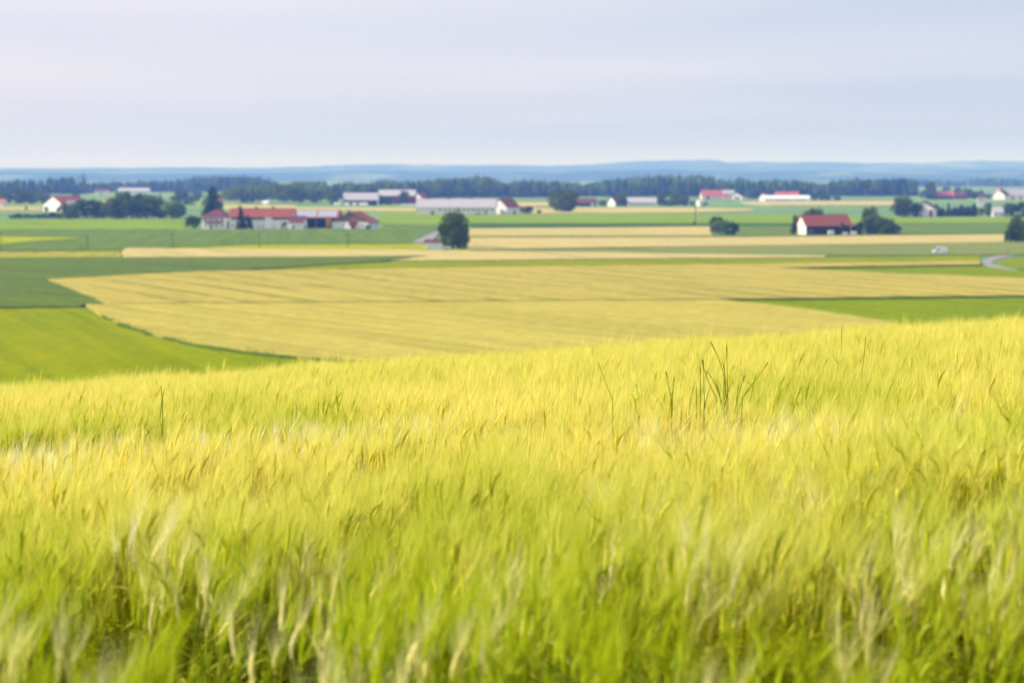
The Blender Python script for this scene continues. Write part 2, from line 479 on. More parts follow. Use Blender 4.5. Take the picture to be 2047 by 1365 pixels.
# paved lane, gravel junction
m_road = plain_mat('gravel_road', lin(186, 178, 180, 0.5), 0.95, 0.12, 0.5, 0.05)
def road(name, pts, h=0.12):
    o = MB().prism([tuple(at(*p))[:2] for p in pts], -0.2, h).build(name, m_road)
    a = o.data
    tag(o, kind='structure')
    return o
road('road', [(2420, 507.0), (2030, 510), (1975, 510.6), (1960, 510.8), (1650, 512), (1500, 513), (1500, 511.3), (1650, 510.8), (1975, 509.2), (2420, 505.2)][::-1], 0.10)
road('road_junction', [(1960, 523), (1968, 529), (1978, 534), (2010, 538.5), (2034, 539.5), (2010, 535.5), (1988, 530.5), (1981, 525), (1994, 518.5), (2024, 512.5), (2038, 510.6), (1990, 511.8), (1974, 517)], 0.16)
road('farm_track', [(822, 487.4), (845, 487.6), (868, 480), (876, 470), (876, 464), (866, 466.5), (848, 475)], 0.60)

# ------------------------------------------------------------------ trees
m_bark = plain_mat('bark', lin(92, 78, 62, 0.6), 0.95, 0.3, 2.0, 0.05)
m_leaf = leaf_mat('broad_leaves', lin(46, 74, 16, 0.9), lin(138, 154, 34, 0.9), 0.35, 0.18)
m_leafl = leaf_mat('pale_leaves', lin(80, 110, 52, 0.9), lin(130, 152, 78, 0.9), 0.35, 0.18)
m_needle = leaf_mat('needles', lin(24, 50, 30, 0.9), lin(50, 80, 40, 0.9), 0.15, 0.25)
m_shrub = leaf_mat('shrub_leaves', lin(34, 66, 34, 0.9), lin(78, 108, 48, 0.9), 0.3, 0.3)

def cards(centers, normals, sizes, rg):
    """one leaf spray per point: a bent pair of triangles facing roughly along the normal"""
    n = len(centers)
    a = np.cross(normals, rg.normal(size=(n, 3)))
    a /= np.linalg.norm(a, axis=1, keepdims=True) + 1e-9
    b = np.cross(normals, a)
    s = sizes[:, None]
    asp = rg.uniform(0.45, 0.9, (n, 1))
    p0 = centers - a * s
    p1 = centers + b * s * asp + normals * s * 0.25
    p2 = centers + a * s
    p3 = centers - b * s * asp + normals * s * 0.15
    v = np.stack([p0, p1, p2, p3], 1).reshape(-1, 3)
    i = np.arange(n)[:, None] * 4
    f = np.concatenate([i + np.array([[0, 1, 2]]), i + np.array([[0, 2, 3]])], 0)
    return v, f
def crown_mesh(name, kind, seed, count, mat):
    """crown of unit height and unit width, foot at the origin"""
    rg = np.random.default_rng(seed)
    C, N, S = [], [], []
    if kind in ('round', 'bush', 'tall', 'dome'):
        z0, z1 = {'round': (0.03, 0.96), 'bush': (0.0, 0.95), 'tall': (0.02, 0.97), 'dome': (0.0, 0.98)}[kind]
        nl = {'round': 34, 'bush': 30, 'tall': 32, 'dome': 44}[kind]
        for k in range(nl):
            t = rg.uniform(0, 1) ** 0.9
            zc = z0 + 0.1 + (z1 - z0 - 0.2) * t
            q = (zc - (z0 + z1) / 2) / ((z1 - z0) / 2)
            env = 0.5 * math.sqrt(max(0.05, 1 - abs(q) ** (2.4 if kind != 'bush' else 2.8)))
            if kind == 'bush' and q < 0: env = 0.5 * (0.98 - 0.1 * abs(q))
            if kind == 'dome': env = 0.5 * ((1 - 0.5 * q * q) if q < 0 else max(0.12, 1 - 0.95 * q ** 1.7))
            ang = rg.uniform(0, 6.283)
            lr = rg.uniform(0.12, 0.22)
            rad = max(0, env - lr * 0.8) * rg.uniform(0.5, 1.08)
            c = np.array([math.cos(ang) * rad, math.sin(ang) * rad, zc])
            m = count // nl
            d = rg.normal(size=(m, 3)); d /= np.linalg.norm(d, axis=1, keepdims=True)
            rr = lr * rg.uniform(0.55, 1.08, (m, 1))
            p = c + d * rr * np.array([1, 1, 0.85])
            nn = d * 0.8 + rg.normal(size=(m, 3)) * 0.45 + np.array([0, 0, 0.25])
            nn /= np.linalg.norm(nn, axis=1, keepdims=True)
            C.append(p); N.append(nn); S.append(rg.uniform(0.03, 0.058, m))
    else:                                           # spruce: whorls of drooping boughs
        tiers = 15
        for k in range(tiers):
            t = k / (tiers - 1)
            zc = 0.05 + 0.93 * t
            rad = 0.5 * (1 - t) ** 0.8 + 0.03
            if kind == 'column': rad = 0.5 * math.sqrt(max(0.02, 1 - max(0, (t - 0.35) / 0.66) ** 2.2))
            m = max(12, int(count * (rad + 0.04) / (tiers * 0.32)))
            ang = rg.uniform(0, 6.283, m)
            boughs = rg.uniform(0.72, 1.1, 11)
            r_ = rad * np.sqrt(rg.uniform(0.08, 1, m)) * boughs[(ang / 6.2832 * 11).astype(int) % 11]
            p = np.stack([np.cos(ang) * r_, np.sin(ang) * r_, zc - 0.11 * r_ / 0.5 + rg.normal(size=m) * 0.014], 1)
            nn = np.stack([np.cos(ang) * 0.7, np.sin(ang) * 0.7, np.full(m, 0.6)], 1) + rg.normal(size=(m, 3)) * 0.35
            nn /= np.linalg.norm(nn, axis=1, keepdims=True)
            C.append(p); N.append(nn); S.append(rg.uniform(0.025, 0.05, m))
    v, f = cards(np.concatenate(C), np.concatenate(N), np.concatenate(S), rg)
    v[:, 2] = np.clip(v[:, 2], 0.0, None)
    me = bpy.data.meshes.new(name)
    me.from_pydata(v.tolist(), [], f.tolist())
    me.materials.append(mat)
    me.update()
    return me
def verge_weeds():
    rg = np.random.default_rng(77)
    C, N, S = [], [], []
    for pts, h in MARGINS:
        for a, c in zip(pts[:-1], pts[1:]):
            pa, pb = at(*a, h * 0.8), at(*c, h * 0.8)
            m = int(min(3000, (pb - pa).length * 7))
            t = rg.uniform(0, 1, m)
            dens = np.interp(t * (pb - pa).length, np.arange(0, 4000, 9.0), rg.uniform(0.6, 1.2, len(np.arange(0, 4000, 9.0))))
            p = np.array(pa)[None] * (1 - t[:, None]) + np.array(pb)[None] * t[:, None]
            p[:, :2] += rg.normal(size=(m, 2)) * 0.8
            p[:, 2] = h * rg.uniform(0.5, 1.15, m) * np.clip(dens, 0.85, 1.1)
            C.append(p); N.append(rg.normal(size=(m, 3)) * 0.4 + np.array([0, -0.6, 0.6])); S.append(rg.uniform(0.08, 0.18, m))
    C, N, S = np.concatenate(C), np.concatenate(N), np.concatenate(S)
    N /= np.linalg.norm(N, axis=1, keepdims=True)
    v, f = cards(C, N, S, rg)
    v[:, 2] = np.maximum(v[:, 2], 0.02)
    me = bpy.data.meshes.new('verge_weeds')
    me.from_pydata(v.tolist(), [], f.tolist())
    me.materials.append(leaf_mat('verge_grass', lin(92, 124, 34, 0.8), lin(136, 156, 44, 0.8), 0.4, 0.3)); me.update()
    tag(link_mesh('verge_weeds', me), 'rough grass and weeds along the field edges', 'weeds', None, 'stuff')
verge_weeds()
def trunk_mesh(name, seed, bare=0.2):
    rg = random.Random(seed)
    b = MB()
    b.tube([(0, 0, -0.02), (0.01, 0, bare), (0.0, 0.01, 0.5), (0.02, 0.0, 0.8)], [0.045, 0.035, 0.022, 0.006], 8)
    for k in range(6):
        a = rg.uniform(0, 6.28); z = rg.uniform(bare, 0.55); l = rg.uniform(0.18, 0.33)
        b.tube([(0.01, 0, z), (math.cos(a) * l * .55, math.sin(a) * l * .55, z + l * .45), (math.cos(a) * l, math.sin(a) * l, z + l * .75)], [0.018, 0.012, 0.004], 5)
    return b.mesh(name, m_bark, True)
CROWN = {
    'round': [crown_mesh('crown', 'round', s, 1900, m_leaf) for s in (1, 2, 3, 4)],
    'pale': [crown_mesh('crown', 'round', s, 1500, m_leafl) for s in (5, 6)],
    'bush': [crown_mesh('crown', 'bush', s, 1300, m_shrub) for s in (7, 8, 9)],
    'palebush': [crown_mesh('crown', 'bush', s, 1200, m_leafl) for s in (10,)],
    'tall': [crown_mesh('crown', 'tall', s, 1500, m_leaf) for s in (11, 12)],
    'spruce': [crown_mesh('crown', 'spruce', s, 1300, m_needle) for s in (13, 14, 15)],
    'column': [crown_mesh('crown', 'column', s, 1600, m_needle) for s in (16, 17)],
}
CROWN['main'] = [crown_mesh('crown', 'dome', 33, 5600, m_leaf)]
TRUNK = [trunk_mesh('trunk', s) for s in (1, 2, 3)]
tcount = [0]
ORD = ['leftmost', 'second', 'third', 'fourth', 'fifth', 'sixth', 'seventh', 'eighth', 'ninth', 'tenth']
GROUPED = {}
def tree(kind, x, by, ty, wpx, label, group=None, name=None, cat=None, dy=0.0):
    s = mpp(by)
    p = at(x, by)
    h, w = (by - ty) * s, wpx * s
    i = tcount[0]; tcount[0] += 1
    isb = kind in ('bush', 'palebush')
    nm = name or {'bush': 'bush', 'palebush': 'bush', 'spruce': 'spruce_tree', 'column': 'conifer_tree'}.get(kind, 'broadleaf_tree')
    root = empty(nm, (p.x, p.y + dy + w * 0.3, 0), rng.uniform(0, 6.28))
    tag(root, label, cat or ('bush' if isb else 'tree'), group)
    if group: GROUPED.setdefault((group, label), []).append((x, root))
    c = link_mesh('crown', CROWN[kind][i % len(CROWN[kind])], root)
    c.scale = (w * 1.12, w * 1.12, h * 1.04)
    t = link_mesh('stem' if isb else 'trunk', TRUNK[i % 3], root)
    t.scale = (w, w, h * 0.96) if not isb else (w * 0.7, w * 0.7, h * 0.8)
    return root

tree('main', 905, 498, 424, 66, 'large round dark tree beside the small white shed at the lane', name='broadleaf_tree')
tree('bush', 931, 470, 446, 15, 'small bush showing at the right edge of the large round tree')
# left farm
tree('column', 424, 449, 378, 44, 'tall dark conifer towering behind the hip roofed farmhouse')
tree('bush', 385, 456, 431, 36, 'dark round bush left of the hip roofed farmhouse')
tree('spruce', 481, 459, 413, 24, 'slim spruce in front of the long red roofed barn', name='spruce_tree')
tree('bush', 493, 459, 431, 20, 'leafy bush at the right foot of the slim spruce by the barn')
tree('bush', 568, 458, 443, 16, 'round dark shrub against the white barn wall right of the white buttress')
tree('bush', 735, 459, 450, 14, 'low shrub in front of the low house with the brown gable')
# copse left
for i, (x, by, ty, w) in enumerate([(138, 438, 406, 48), (170, 437, 398, 56), (205, 437, 400, 56), (232, 438, 395, 52), (262, 437, 386, 60), (290, 437, 392, 56), (316, 437, 397, 54), (342, 438, 402, 54), (356, 436, 411, 34), (246, 434, 382, 40)]):
    tree(('round', 'bush', 'tall')[i % 3] if i != 7 else 'palebush', x, by, ty, w, 'broad tree in the dense copse right of the white gabled barn', 'copse right of the white gabled barn', name='broadleaf_tree', cat='tree')
for i, (x, ty) in enumerate([(24, 430), (36, 426), (50, 428), (64, 429), (76, 428), (90, 427), (104, 424), (118, 426)]):
    tree('bush', x, 437.5, ty, 17, 'low bush in the hedge in front of the white gabled barn', 'hedge in front of the white gabled barn')
tree('bush', 92, 424, 413, 10, 'shrub against the gable wall of the white gabled barn')
tree('spruce', 52, 421, 410, 7, 'tiny dark tree standing alone in the pale strip at far left')
for i, (x, by, ty, w) in enumerate([(8, 408, 381, 34), (38, 408, 377, 32), (64, 408, 383, 30), (88, 407, 384, 24), (150, 407, 388, 20)]):
    tree('round', x, by, ty, w, 'broad tree in the row behind the white gabled barn', 'tree row behind the white gabled barn')
for i, (x, by, ty, w, k) in enumerate([(320, 408, 386, 10, 'spruce'), (372, 409, 384, 16, 'spruce'), (384, 412, 392, 26, 'palebush'), (352, 407, 390, 26, 'round'), (300, 405, 390, 30, 'round'), (392, 398, 383, 26, 'pale'), (362, 398, 379, 28, 'round')]):
    tree(k, x, by, ty, w, 'tree of the loose grove left of the tall dark conifer', 'loose grove left of the tall dark conifer', name='grove_tree', cat='tree')
# centre
tree('pale', 666, 411, 383, 26, 'pale round tree left of the grey roofed open shed')
tree('bush', 757, 410, 391, 24, 'dark bush at the right end of the grey roofed open shed')
tree('bush', 775, 410, 393, 22, 'dark bush before the wall of the farther grey roofed barn')
tree('round', 808, 409, 382, 24, 'round dark tree in front of the farther grey roofed barn')
tree('round', 846, 429, 414, 15, 'small round tree at the left end of the long white stable')
tree('round', 863, 429.5, 415, 16, 'small tree before the long white stable, second from its left end')
tree('bush', 936, 429.5, 420, 16, 'low shrub at the stable wall right above the large round tree')
tree('bush', 955, 430, 425, 14, 'flat shrub at the stable wall between shrub and white gable')
tree('bush', 893, 429.5, 424, 12, 'flat shrub at the stable wall left of the large round tree')
for x, ty, w in [(1009, 419, 20), (1030, 416, 20), (1046, 414, 22), (1058, 411, 18)]:
    tree('bush', x, 428, ty, w, 'dark bush in the hedge at the right end of the long stable', 'hedge at the right end of the long stable')
tree('bush', 1077, 428, 420, 11, 'tiny bush alone between the stable hedge and the big round tree')
tree('round', 1126, 425, 379, 58, 'big round tree standing alone in the middle of the plain')
for i, (x, by, ty, w, k) in enumerate([(1240, 412, 384, 20, 'tall'), (1251, 412, 380, 22, 'pale'), (1245, 413, 398, 22, 'bush'), (1205, 412, 400, 18, 'pale'), (1323, 412, 386, 22, 'tall'), (1350, 412, 385, 24, 'pale'), (1368, 412, 392, 22, 'round'), (1335, 413, 400, 26, 'bush')]):
    tree(k, x, by, ty, w, 'tree around the low farm right of the big lone round tree', 'trees around the low farm right of the lone round tree', name='farm_tree', cat='tree')
tree('bush', 1384, 412.5, 402, 10, 'small dark bush left of the small white box shaped shed')
tree('bush', 1412, 411, 404, 7, 'tiny dark bush right of the small white box shaped shed')
tree('bush', 1388, 452, 444, 7, 'little bush at the foot of the tall pole in the plain')
tree('bush', 1434, 468, 432, 30, 'bright green bush, rear one of the pair in the middle fields')
tree('palebush', 1443, 471, 440, 36, 'grey green bush, middle of the bush clump in the middle fields', dy=2)
tree('bush', 1462, 471.5, 444, 31, 'rounded dark bush at the right of the bush clump in the middle fields')
# far farms right
for x, ty, w, k in [(1497, 381, 16, 'pale'), (1508, 377, 20, 'pale'), (1519, 379, 15, 'round')]:
    tree(k, x, 398, ty, w, 'tree between the red roofed farm and the long white hall', 'trees between the red roofed farm and the white hall')
for x, ty, w in [(1630, 390, 16), (1645, 387, 18), (1656, 392, 12), (1674, 393, 16)]:
    tree('bush', x, 401, ty, w, 'bush right of the long white hall before the far wood', 'bushes right of the long white hall')
# right barn
tree('tall', 1590, 468, 427, 15, 'narrow tree tight against the left gable of the red roofed barn')
tree('bush', 1586, 470, 445, 13, 'narrow bush in front of the narrow tree at the barn gable')
tree('round', 1633, 459, 416, 34, 'round tree rising behind the roof of the barn with the cream gable')
tree('round', 1616, 459, 422, 20, 'small tree top peeping over the left ridge of the cream gabled barn')
tree('round', 1681, 470.5, 445, 23, 'round tree before the right end of the barn with the cream gable')
for x, ty, w in [(1628, 456, 13), (1640, 453, 15), (1650, 457, 13)]:
    tree('palebush', x, 470.5, ty, w, 'pale shrub before the dark wooden wall of the cream gabled barn', 'pale shrubs before the dark barn wall')
for i, (x, by, ty, w, k) in enumerate([(1719, 468, 443, 16, 'bush'), (1741, 464, 413, 34, 'round'), (1734, 468, 432, 30, 'palebush'), (1752, 468, 430, 28, 'pale'), (1764, 469, 434, 32, 'round'), (1744, 470, 446, 26, 'bush'), (1780, 469, 437, 24, 'round'), (1792, 469.5, 448, 22, 'bush'), (1771, 470, 450, 24, 'palebush')]):
    tree(k, x, by, ty, w, 'tree of the dense clump right of the barn with the cream gable' if i != 1 else 'tallest tree of the clump right of the barn with the cream gable', 'clump right of the cream gabled barn', name='clump_tree', cat='tree')
# far right
tree('round', 1808, 434, 393, 46, 'broad tree left of the grey gabled house at far right')
tree('bush', 1834, 434, 403, 22, 'bush between the broad tree and the grey gabled house')
for i, x in enumerate([1848, 1872, 1884, 1897, 1910, 1923, 1936, 1948]):
    tree('spruce' if i in (3,) else 'column', x, 433, (413, 409, 416, 406, 415, 410, 413, 408)[i], (17, 19, 16, 15, 20, 18, 19, 17)[i], 'conifer in the clipped row right of the grey gabled house', 'conifer row right of the grey gabled house', name='conifer_tree')
tree('round', 1976, 432, 405, 19, 'dark round tree right of the tall white block at far right')
tree('palebush', 1962, 433, 416, 14, 'pale bush between the conifer row and the dark round tree')
for x, w in [(2022, 30), (2046, 36)]:
    tree('bush', x, 434.5, 402 if w > 30 else 405, w, 'tree of the wide green mass at the right edge behind the lone tree', 'wide green mass at the right edge', name='broadleaf_tree', cat='tree')
tree('round', 2040, 486, 433, 46, 'round tree with two stems at the right edge of the grain field')
tree('bush', 2019, 486, 459, 22, 'dark bush at the left foot of the tree at the right edge')
tree('round', 1860, 399, 363, 24, 'tall round tree before the pale far field at right')
tree('bush', 1863, 400, 386, 26, 'bush at the foot of the tall round tree at right')
for i, (x, by, ty, w) in enumerate([(1893, 391, 374, 18), (1915, 390, 374, 16), (1934, 398, 376, 24), (1950, 398, 382, 18), (1962, 396, 379, 10), (1975, 398, 388, 18), (1845, 396, 381, 14)]):
    tree('round', x, by, ty, w, 'tree among the red roofed farms at the far right', 'trees among the red roofed farms at the far right')

for (g_, l_), lst in GROUPED.items():            # each tree of a row or clump is told by its place in it
    if len(lst) < 2: continue
    lst.sort(key=lambda q: q[0])
    for k, (x_, r_) in enumerate(lst):
        r_['label'] = ('rightmost ' if k == len(lst) - 1 else 'leftmost ' if k == 0 else ORD[k] + ' from left, ') + l_

# ------------------------------------------------------------------ woods: far-off masses
def wood(name, label, x0, x1, by, prof, conifer, n, depth=140, seed=0):
    """prof: treetop row in the photograph along the band"""
    rg = np.random.default_rng(seed + 100)
    s = mpp(by)
    V, F, M = [], [], []
    nv = 0
    px_, py_ = [p[0] for p in prof], [p[1] for p in prof]
    for k in range(int(n * 2.2)):
        u = rg.uniform(x0, x1)
        dd = rg.uniform(0, 1) ** 1.3 * depth
        base = at(u, by) + Vector((0, dd, 0))
        sc = s * (base.y / at(u, by).y)
        top = np.interp(u, px_, py_)
        h = (by - top) * s * rg.uniform(0.86, 1.08)
        if rg.uniform() < 0.08: h *= 1.12
        if rg.uniform() < 0.10: h *= rg.uniform(0.6, 0.85)
        if conifer > rg.uniform():
            w = h * rg.uniform(0.16, 0.24)
            tiers, sides = 6, 8
            for t in range(tiers):
                za, zb = h * (0.08 + 0.92 * t / tiers), h * min(1.0, 0.08 + 0.92 * (t + 1.75) / tiers)
                rr = w * (1 - t / tiers) ** 0.85
                ang = np.arange(sides) / sides * 6.283 + rg.uniform(0, 6)
                r_ = rr * rg.uniform(0.65, 1.2, sides)
                ring = np.stack([np.cos(ang) * r_, np.sin(ang) * r_, za + rg.uniform(-0.03, 0.03, sides) * h], 1)
                vs = np.concatenate([ring, [[0, 0, zb]]]) + np.array([base.x, base.y, -0.2])
                V.append(vs)
                F += [(nv + q, nv + (q + 1) % sides, nv + sides) for q in range(sides)]
                M += [0] * sides
                nv += sides + 1
        else:
            w = h * rg.uniform(0.28, 0.42)
            nl = 5
            Cc, Nn = [], []
            for q in range(nl):
                a = rg.uniform(0, 6.28); zc = h * rg.uniform(0.3, 0.8); r0 = w * 0.55 * rg.uniform(0.2, 1)
                d = rg.normal(size=(26, 3)); d /= np.linalg.norm(d, axis=1, keepdims=True)
                Cc.append(np.array([math.cos(a) * r0, math.sin(a) * r0, zc]) + d * np.array([w * .55, w * .55, h * 0.2])); Nn.append(d)
            Cc, Nn = np.concatenate(Cc), np.concatenate(Nn)
            v, f = cards(Cc, Nn, rg.uniform(0.09, 0.17, len(Cc)) * w, rg)
            v[:, 2] = np.maximum(v[:, 2], 0)
            V.append(v + np.array([base.x, base.y, 0]))
            F += (f + nv).tolist()
            M += [1 if rg.uniform() < 0.6 else 2] * len(f)
            nv += len(v)
    me = bpy.data.meshes.new(name)
    me.from_pydata(np.concatenate(V).tolist(), [], F)
    for m in (m_needle, m_leaf, m_leafl): me.materials.append(m)
    me.polygons.foreach_set('material_index', M)
    me.update()
    o = link_mesh(name, me)
    tag(o, label, 'wood', None, 'stuff')
    return o
wood('wood', 'far blue conifer wood at the left edge', -220, 165, 389, [(-220, 362), (0, 361), (60, 359), (84, 360), (95, 352), (104, 362), (118, 356), (126, 347), (132, 362), (150, 368), (165, 372)], 0.85, 210, 200, 1)
wood('wood', 'far conifer ridge wood behind the left copse', 150, 545, 385, [(150, 368), (190, 363), (250, 364), (300, 362), (345, 359), (380, 354), (450, 352), (505, 354), (530, 361), (545, 368)], 0.75, 300, 300, 2)
wood('wood', 'leafy wood behind the long red roofed barn', 438, 640, 407, [(438, 378), (470, 370), (520, 368), (580, 366), (620, 368), (640, 374)], 0.05, 90, 80, 3)
wood('wood', 'dark wood behind the grey roofed sheds', 590, 870, 398, [(590, 364), (630, 362), (655, 371), (680, 364), (720, 367), (745, 362), (790, 363), (830, 362), (870, 364)], 0.45, 220, 150, 4)
wood('wood', 'dark wood behind the long white stable', 846, 1120, 396, [(846, 362), (900, 356), (950, 354), (985, 358), (1010, 367), (1030, 362), (1060, 361), (1100, 362), (1120, 364)], 0.5, 230, 200, 5)
wood('wood', 'dark conifer wood in the middle behind the lone round tree', 1100, 1660, 394, [(1100, 362), (1150, 364), (1165, 369), (1200, 362), (1250, 357), (1290, 353), (1350, 352), (1400, 353), (1440, 356), (1470, 366), (1490, 353), (1505, 366), (1540, 360), (1600, 361), (1640, 363), (1660, 370)], 0.65, 460, 200, 6)
wood('wood', 'dark conifer block at the right behind the red roofs', 1663, 1835, 393, [(1663, 368), (1680, 362), (1720, 358), (1780, 359), (1826, 357), (1835, 360)], 0.8, 190, 150, 7)
wood('wood', 'thin far wood along the right horizon', 1800, 2300, 374, [(1800, 360), (1870, 358), (1930, 361), (1990, 356), (2047, 358), (2300, 358)], 0.7, 260, 300, 8)

# ------------------------------------------------------------------ buildings
m_white = plain_mat('white_render', lin(246, 243, 240, 0.92), 0.9, 0.05, 0.4, 0.1)
m_cream = plain_mat('cream_render', lin(246, 236, 214, 0.88), 0.9, 0.05, 0.4, 0.1)
m_tile = plain_mat('red_roof_tiles', lin(166, 90, 74, 0.66), 0.85, 0.16, 1.2, 0.15)
m_tile2 = plain_mat('light_red_roof_tiles', lin(206, 112, 98, 0.72), 0.85, 0.14, 1.2, 0.15)
m_brown = plain_mat('dark_brown_tiles', lin(112, 62, 70, 0.8), 0.85, 0.16, 1.2, 0.15)
m_grey = plain_mat('grey_fibre_cement', lin(196, 190, 198, 0.75), 0.8, 0.08, 0.8, 0.2)
m_solar = plain_mat('solar_panel_glass', lin(186, 186, 200, 0.7), 0.3, 0.06, 0.5, 0.6)  # reflected sky is put into the pale base colour
m_wood = plain_mat('dark_weathered_boards', lin(58, 42, 44, 0.8), 0.9, 0.25, 2.0, 0.1)
m_brwood = plain_mat('brown_boards', lin(150, 118, 96, 0.8), 0.9, 0.2, 2.0, 0.1)
m_redwood = plain_mat('red_brown_boards', lin(150, 60, 60, 0.8), 0.8, 0.2, 2.0, 0.1)
m_ochre = plain_mat('ochre_paint', lin(214, 150, 62, 0.8), 0.7, 0.15, 1.0, 0.2)
m_glass = plain_mat('dark_window_glass', lin(40, 44, 56, 0.9), 0.15, 0.1, 1.0, 0.5)
m_void = plain_mat('dark_interior_boards', lin(40, 38, 46, 0.8), 0.95, 0.2, 1.0, 0.05)
m_chim = plain_mat('chimney_brick', lin(80, 64, 66, 0.8), 0.9, 0.2, 3.0, 0.1)
m_metal = plain_mat('grey_metal', lin(150, 152, 158, 0.8), 0.45, 0.06, 2.0, 0.4)

def building(name, label, cat, x, by, yaw, L, W, eaves, ridge, wall=None, roof=None, side='l', hip=0.0, over=0.6,
             front=(), left=(), right=(), gable=None, panels=None, chimneys=(), vents=0, open_front=None, group=None, roof_back=None):
    """x, by: photograph point of the nearest corner (side l = front-left, r = front-right) or of the front middle (side m).
    Local X runs along the ridge, the front is y = 0, the body reaches back to y = W."""
    wall = wall or m_white; roof = roof or m_tile
    p = at(x, by)
    root = empty(name, (p.x, p.y, 0.0), R(yaw))
    tag(root, label, cat, group)
    ox = {'l': 0.0, 'r': -L, 'm': -L / 2}[side]
    X0, X1 = ox, ox + L
    # walls: one shell with pointed gables, or a frame of posts where the front stands open
    b = MB()
    if hip == 0:
        rz = ridge - 0.18
    else:
        rz = eaves
    prof = [(0, -0.3), (W, -0.3), (W, eaves), (W / 2, rz), (0, eaves)] if hip == 0 else [(0, -0.3), (W, -0.3), (W, eaves), (0, eaves)]
    n = len(prof)
    vs = [(X0, y, z) for y, z in prof] + [(X1, y, z) for y, z in prof]
    fs = [tuple(range(n - 1, -1, -1)), tuple(range(n, 2 * n))]
    for i in range(n):
        j = (i + 1) % n
        if open_front and i == n - 1: continue
        if hip == 0 and i in (2, 3): continue
        fs.append((i, j, n + j, n + i))
    b.add(vs, fs)
    w = b.build('wall', wall, root)
    if gable:                                    # boarded gable triangles, proud of the wall
        for xs, sgn in ((X0, -1), (X1, 1)):
            g = MB()
            e = 0.04 * sgn
            zt = eaves + 0.02
            g.add([(xs + e, 0.1, zt), (xs + e, W - 0.1, zt), (xs + e, W / 2, rz - 0.1), (xs + 3 * e, 0.1, zt), (xs + 3 * e, W - 0.1, zt), (xs + 3 * e, W / 2, rz - 0.1)],
                  [(0, 1, 2), (3, 5, 4), (0, 3, 4, 1), (1, 4, 5, 2), (2, 5, 3, 0)])
            g.build('gable_boarding', gable, root)
    # roof
    slope = (ridge - eaves) / (W / 2)
    th = 0.22
    b = MB()
    rx0, rx1 = X0 - over, X1 + over
    ez = eaves - slope * over
    hx = hip * W / 2
    rA, rB = (rx0 + hx + (over if hip else 0), rx1 - hx - (over if hip else 0))
    def plate(q, mi=0):
        lo = [(a, c, d - th) for a, c, d in q]
        m_ = len(q)
        b.add(list(q) + lo, [tuple(range(m_)), tuple(range(2 * m_ - 1, m_ - 1, -1))] + [(i, m_ + i, m_ + (i + 1) % m_, (i + 1) % m_) for i in range(m_)], mi)
    plate([(rx0, -over, ez + th), (rx1, -over, ez + th), (rB, W / 2, ridge + th), (rA, W / 2, ridge + th)])
    plate([(rx1, W + over, ez + th), (rx0, W + over, ez + th), (rA, W / 2, ridge + th), (rB, W / 2, ridge + th)], 1)
    if hip:
        plate([(rx0, W + over, ez + th), (rx0, -over, ez + th), (rA, W / 2, ridge + th)])
        plate([(rx1, -over, ez + th), (rx1, W + over, ez + th), (rB, W / 2, ridge + th)])
    rf = b.build('roof', [roof, roof_back or roof], root)
    MB().box(rA, rB, W / 2 - 0.18, W / 2 + 0.18, ridge + th - 0.05, ridge + th + 0.12).build('ridge_cap', roof, rf)
    MB().tube([(rx0, -over - 0.07, ez + th - 0.1), (rx1, -over - 0.07, ez + th - 0.1)], [0.08, 0.08], 6).build('gutter', m_metal, rf)
    if panels:                                   # rows of solar modules lying on the front slope
        for (a, c, d, e) in panels:              # fractions along the ridge, up the slope
            nx = max(1, int((c - a) * L / 3.2)); 
            for k in range(nx):
                xa = X0 + L * (a + (c - a) * k / nx) + 0.04; xb = X0 + L * (a + (c - a) * (k + 1) / nx) - 0.04
                ya, yb = -over + (W / 2 + over) * d, -over + (W / 2 + over) * e
                za, zb = ez + th + slope * (ya + over) + 0.09, ez + th + slope * (yb + over) + 0.09
                q = MB()
                q.add([(xa, ya, za), (xb, ya, za), (xb, yb, zb), (xa, yb, zb), (xa, ya, za - .05), (xb, ya, za - .05), (xb, yb, zb - .05), (xa, yb, zb - .05)],
                      [(0, 1, 2, 3), (7, 6, 5, 4), (0, 4, 5, 1), (1, 5, 6, 2), (2, 6, 7, 3), (3, 7, 4, 0)])
                q.build('solar_panel', m_solar, rf)
    for (fx, fy, hh) in chimneys:
        cx, cy = X0 + L * fx, W * fy
        zr = ridge + th - abs(cy - W / 2) * slope
        c = MB().box(cx - .45, cx + .45, cy - .45, cy + .45, zr - .6, zr + hh).build('chimney', m_chim, rf)
        MB().box(cx - .55, cx + .55, cy - .55, cy + .55, zr + hh + .003, zr + hh + .18).build('chimney_cap', m_grey, c) if False else None
    for k in range(vents):
        cx = X0 + L * (0.12 + 0.55 * k / max(1, vents - 1))
        MB().box(cx - .7, cx + .7, W / 2 - .6, W / 2 + .6, ridge + th - .2, ridge + th + 1.0).build('roof_vent', m_brown, rf)
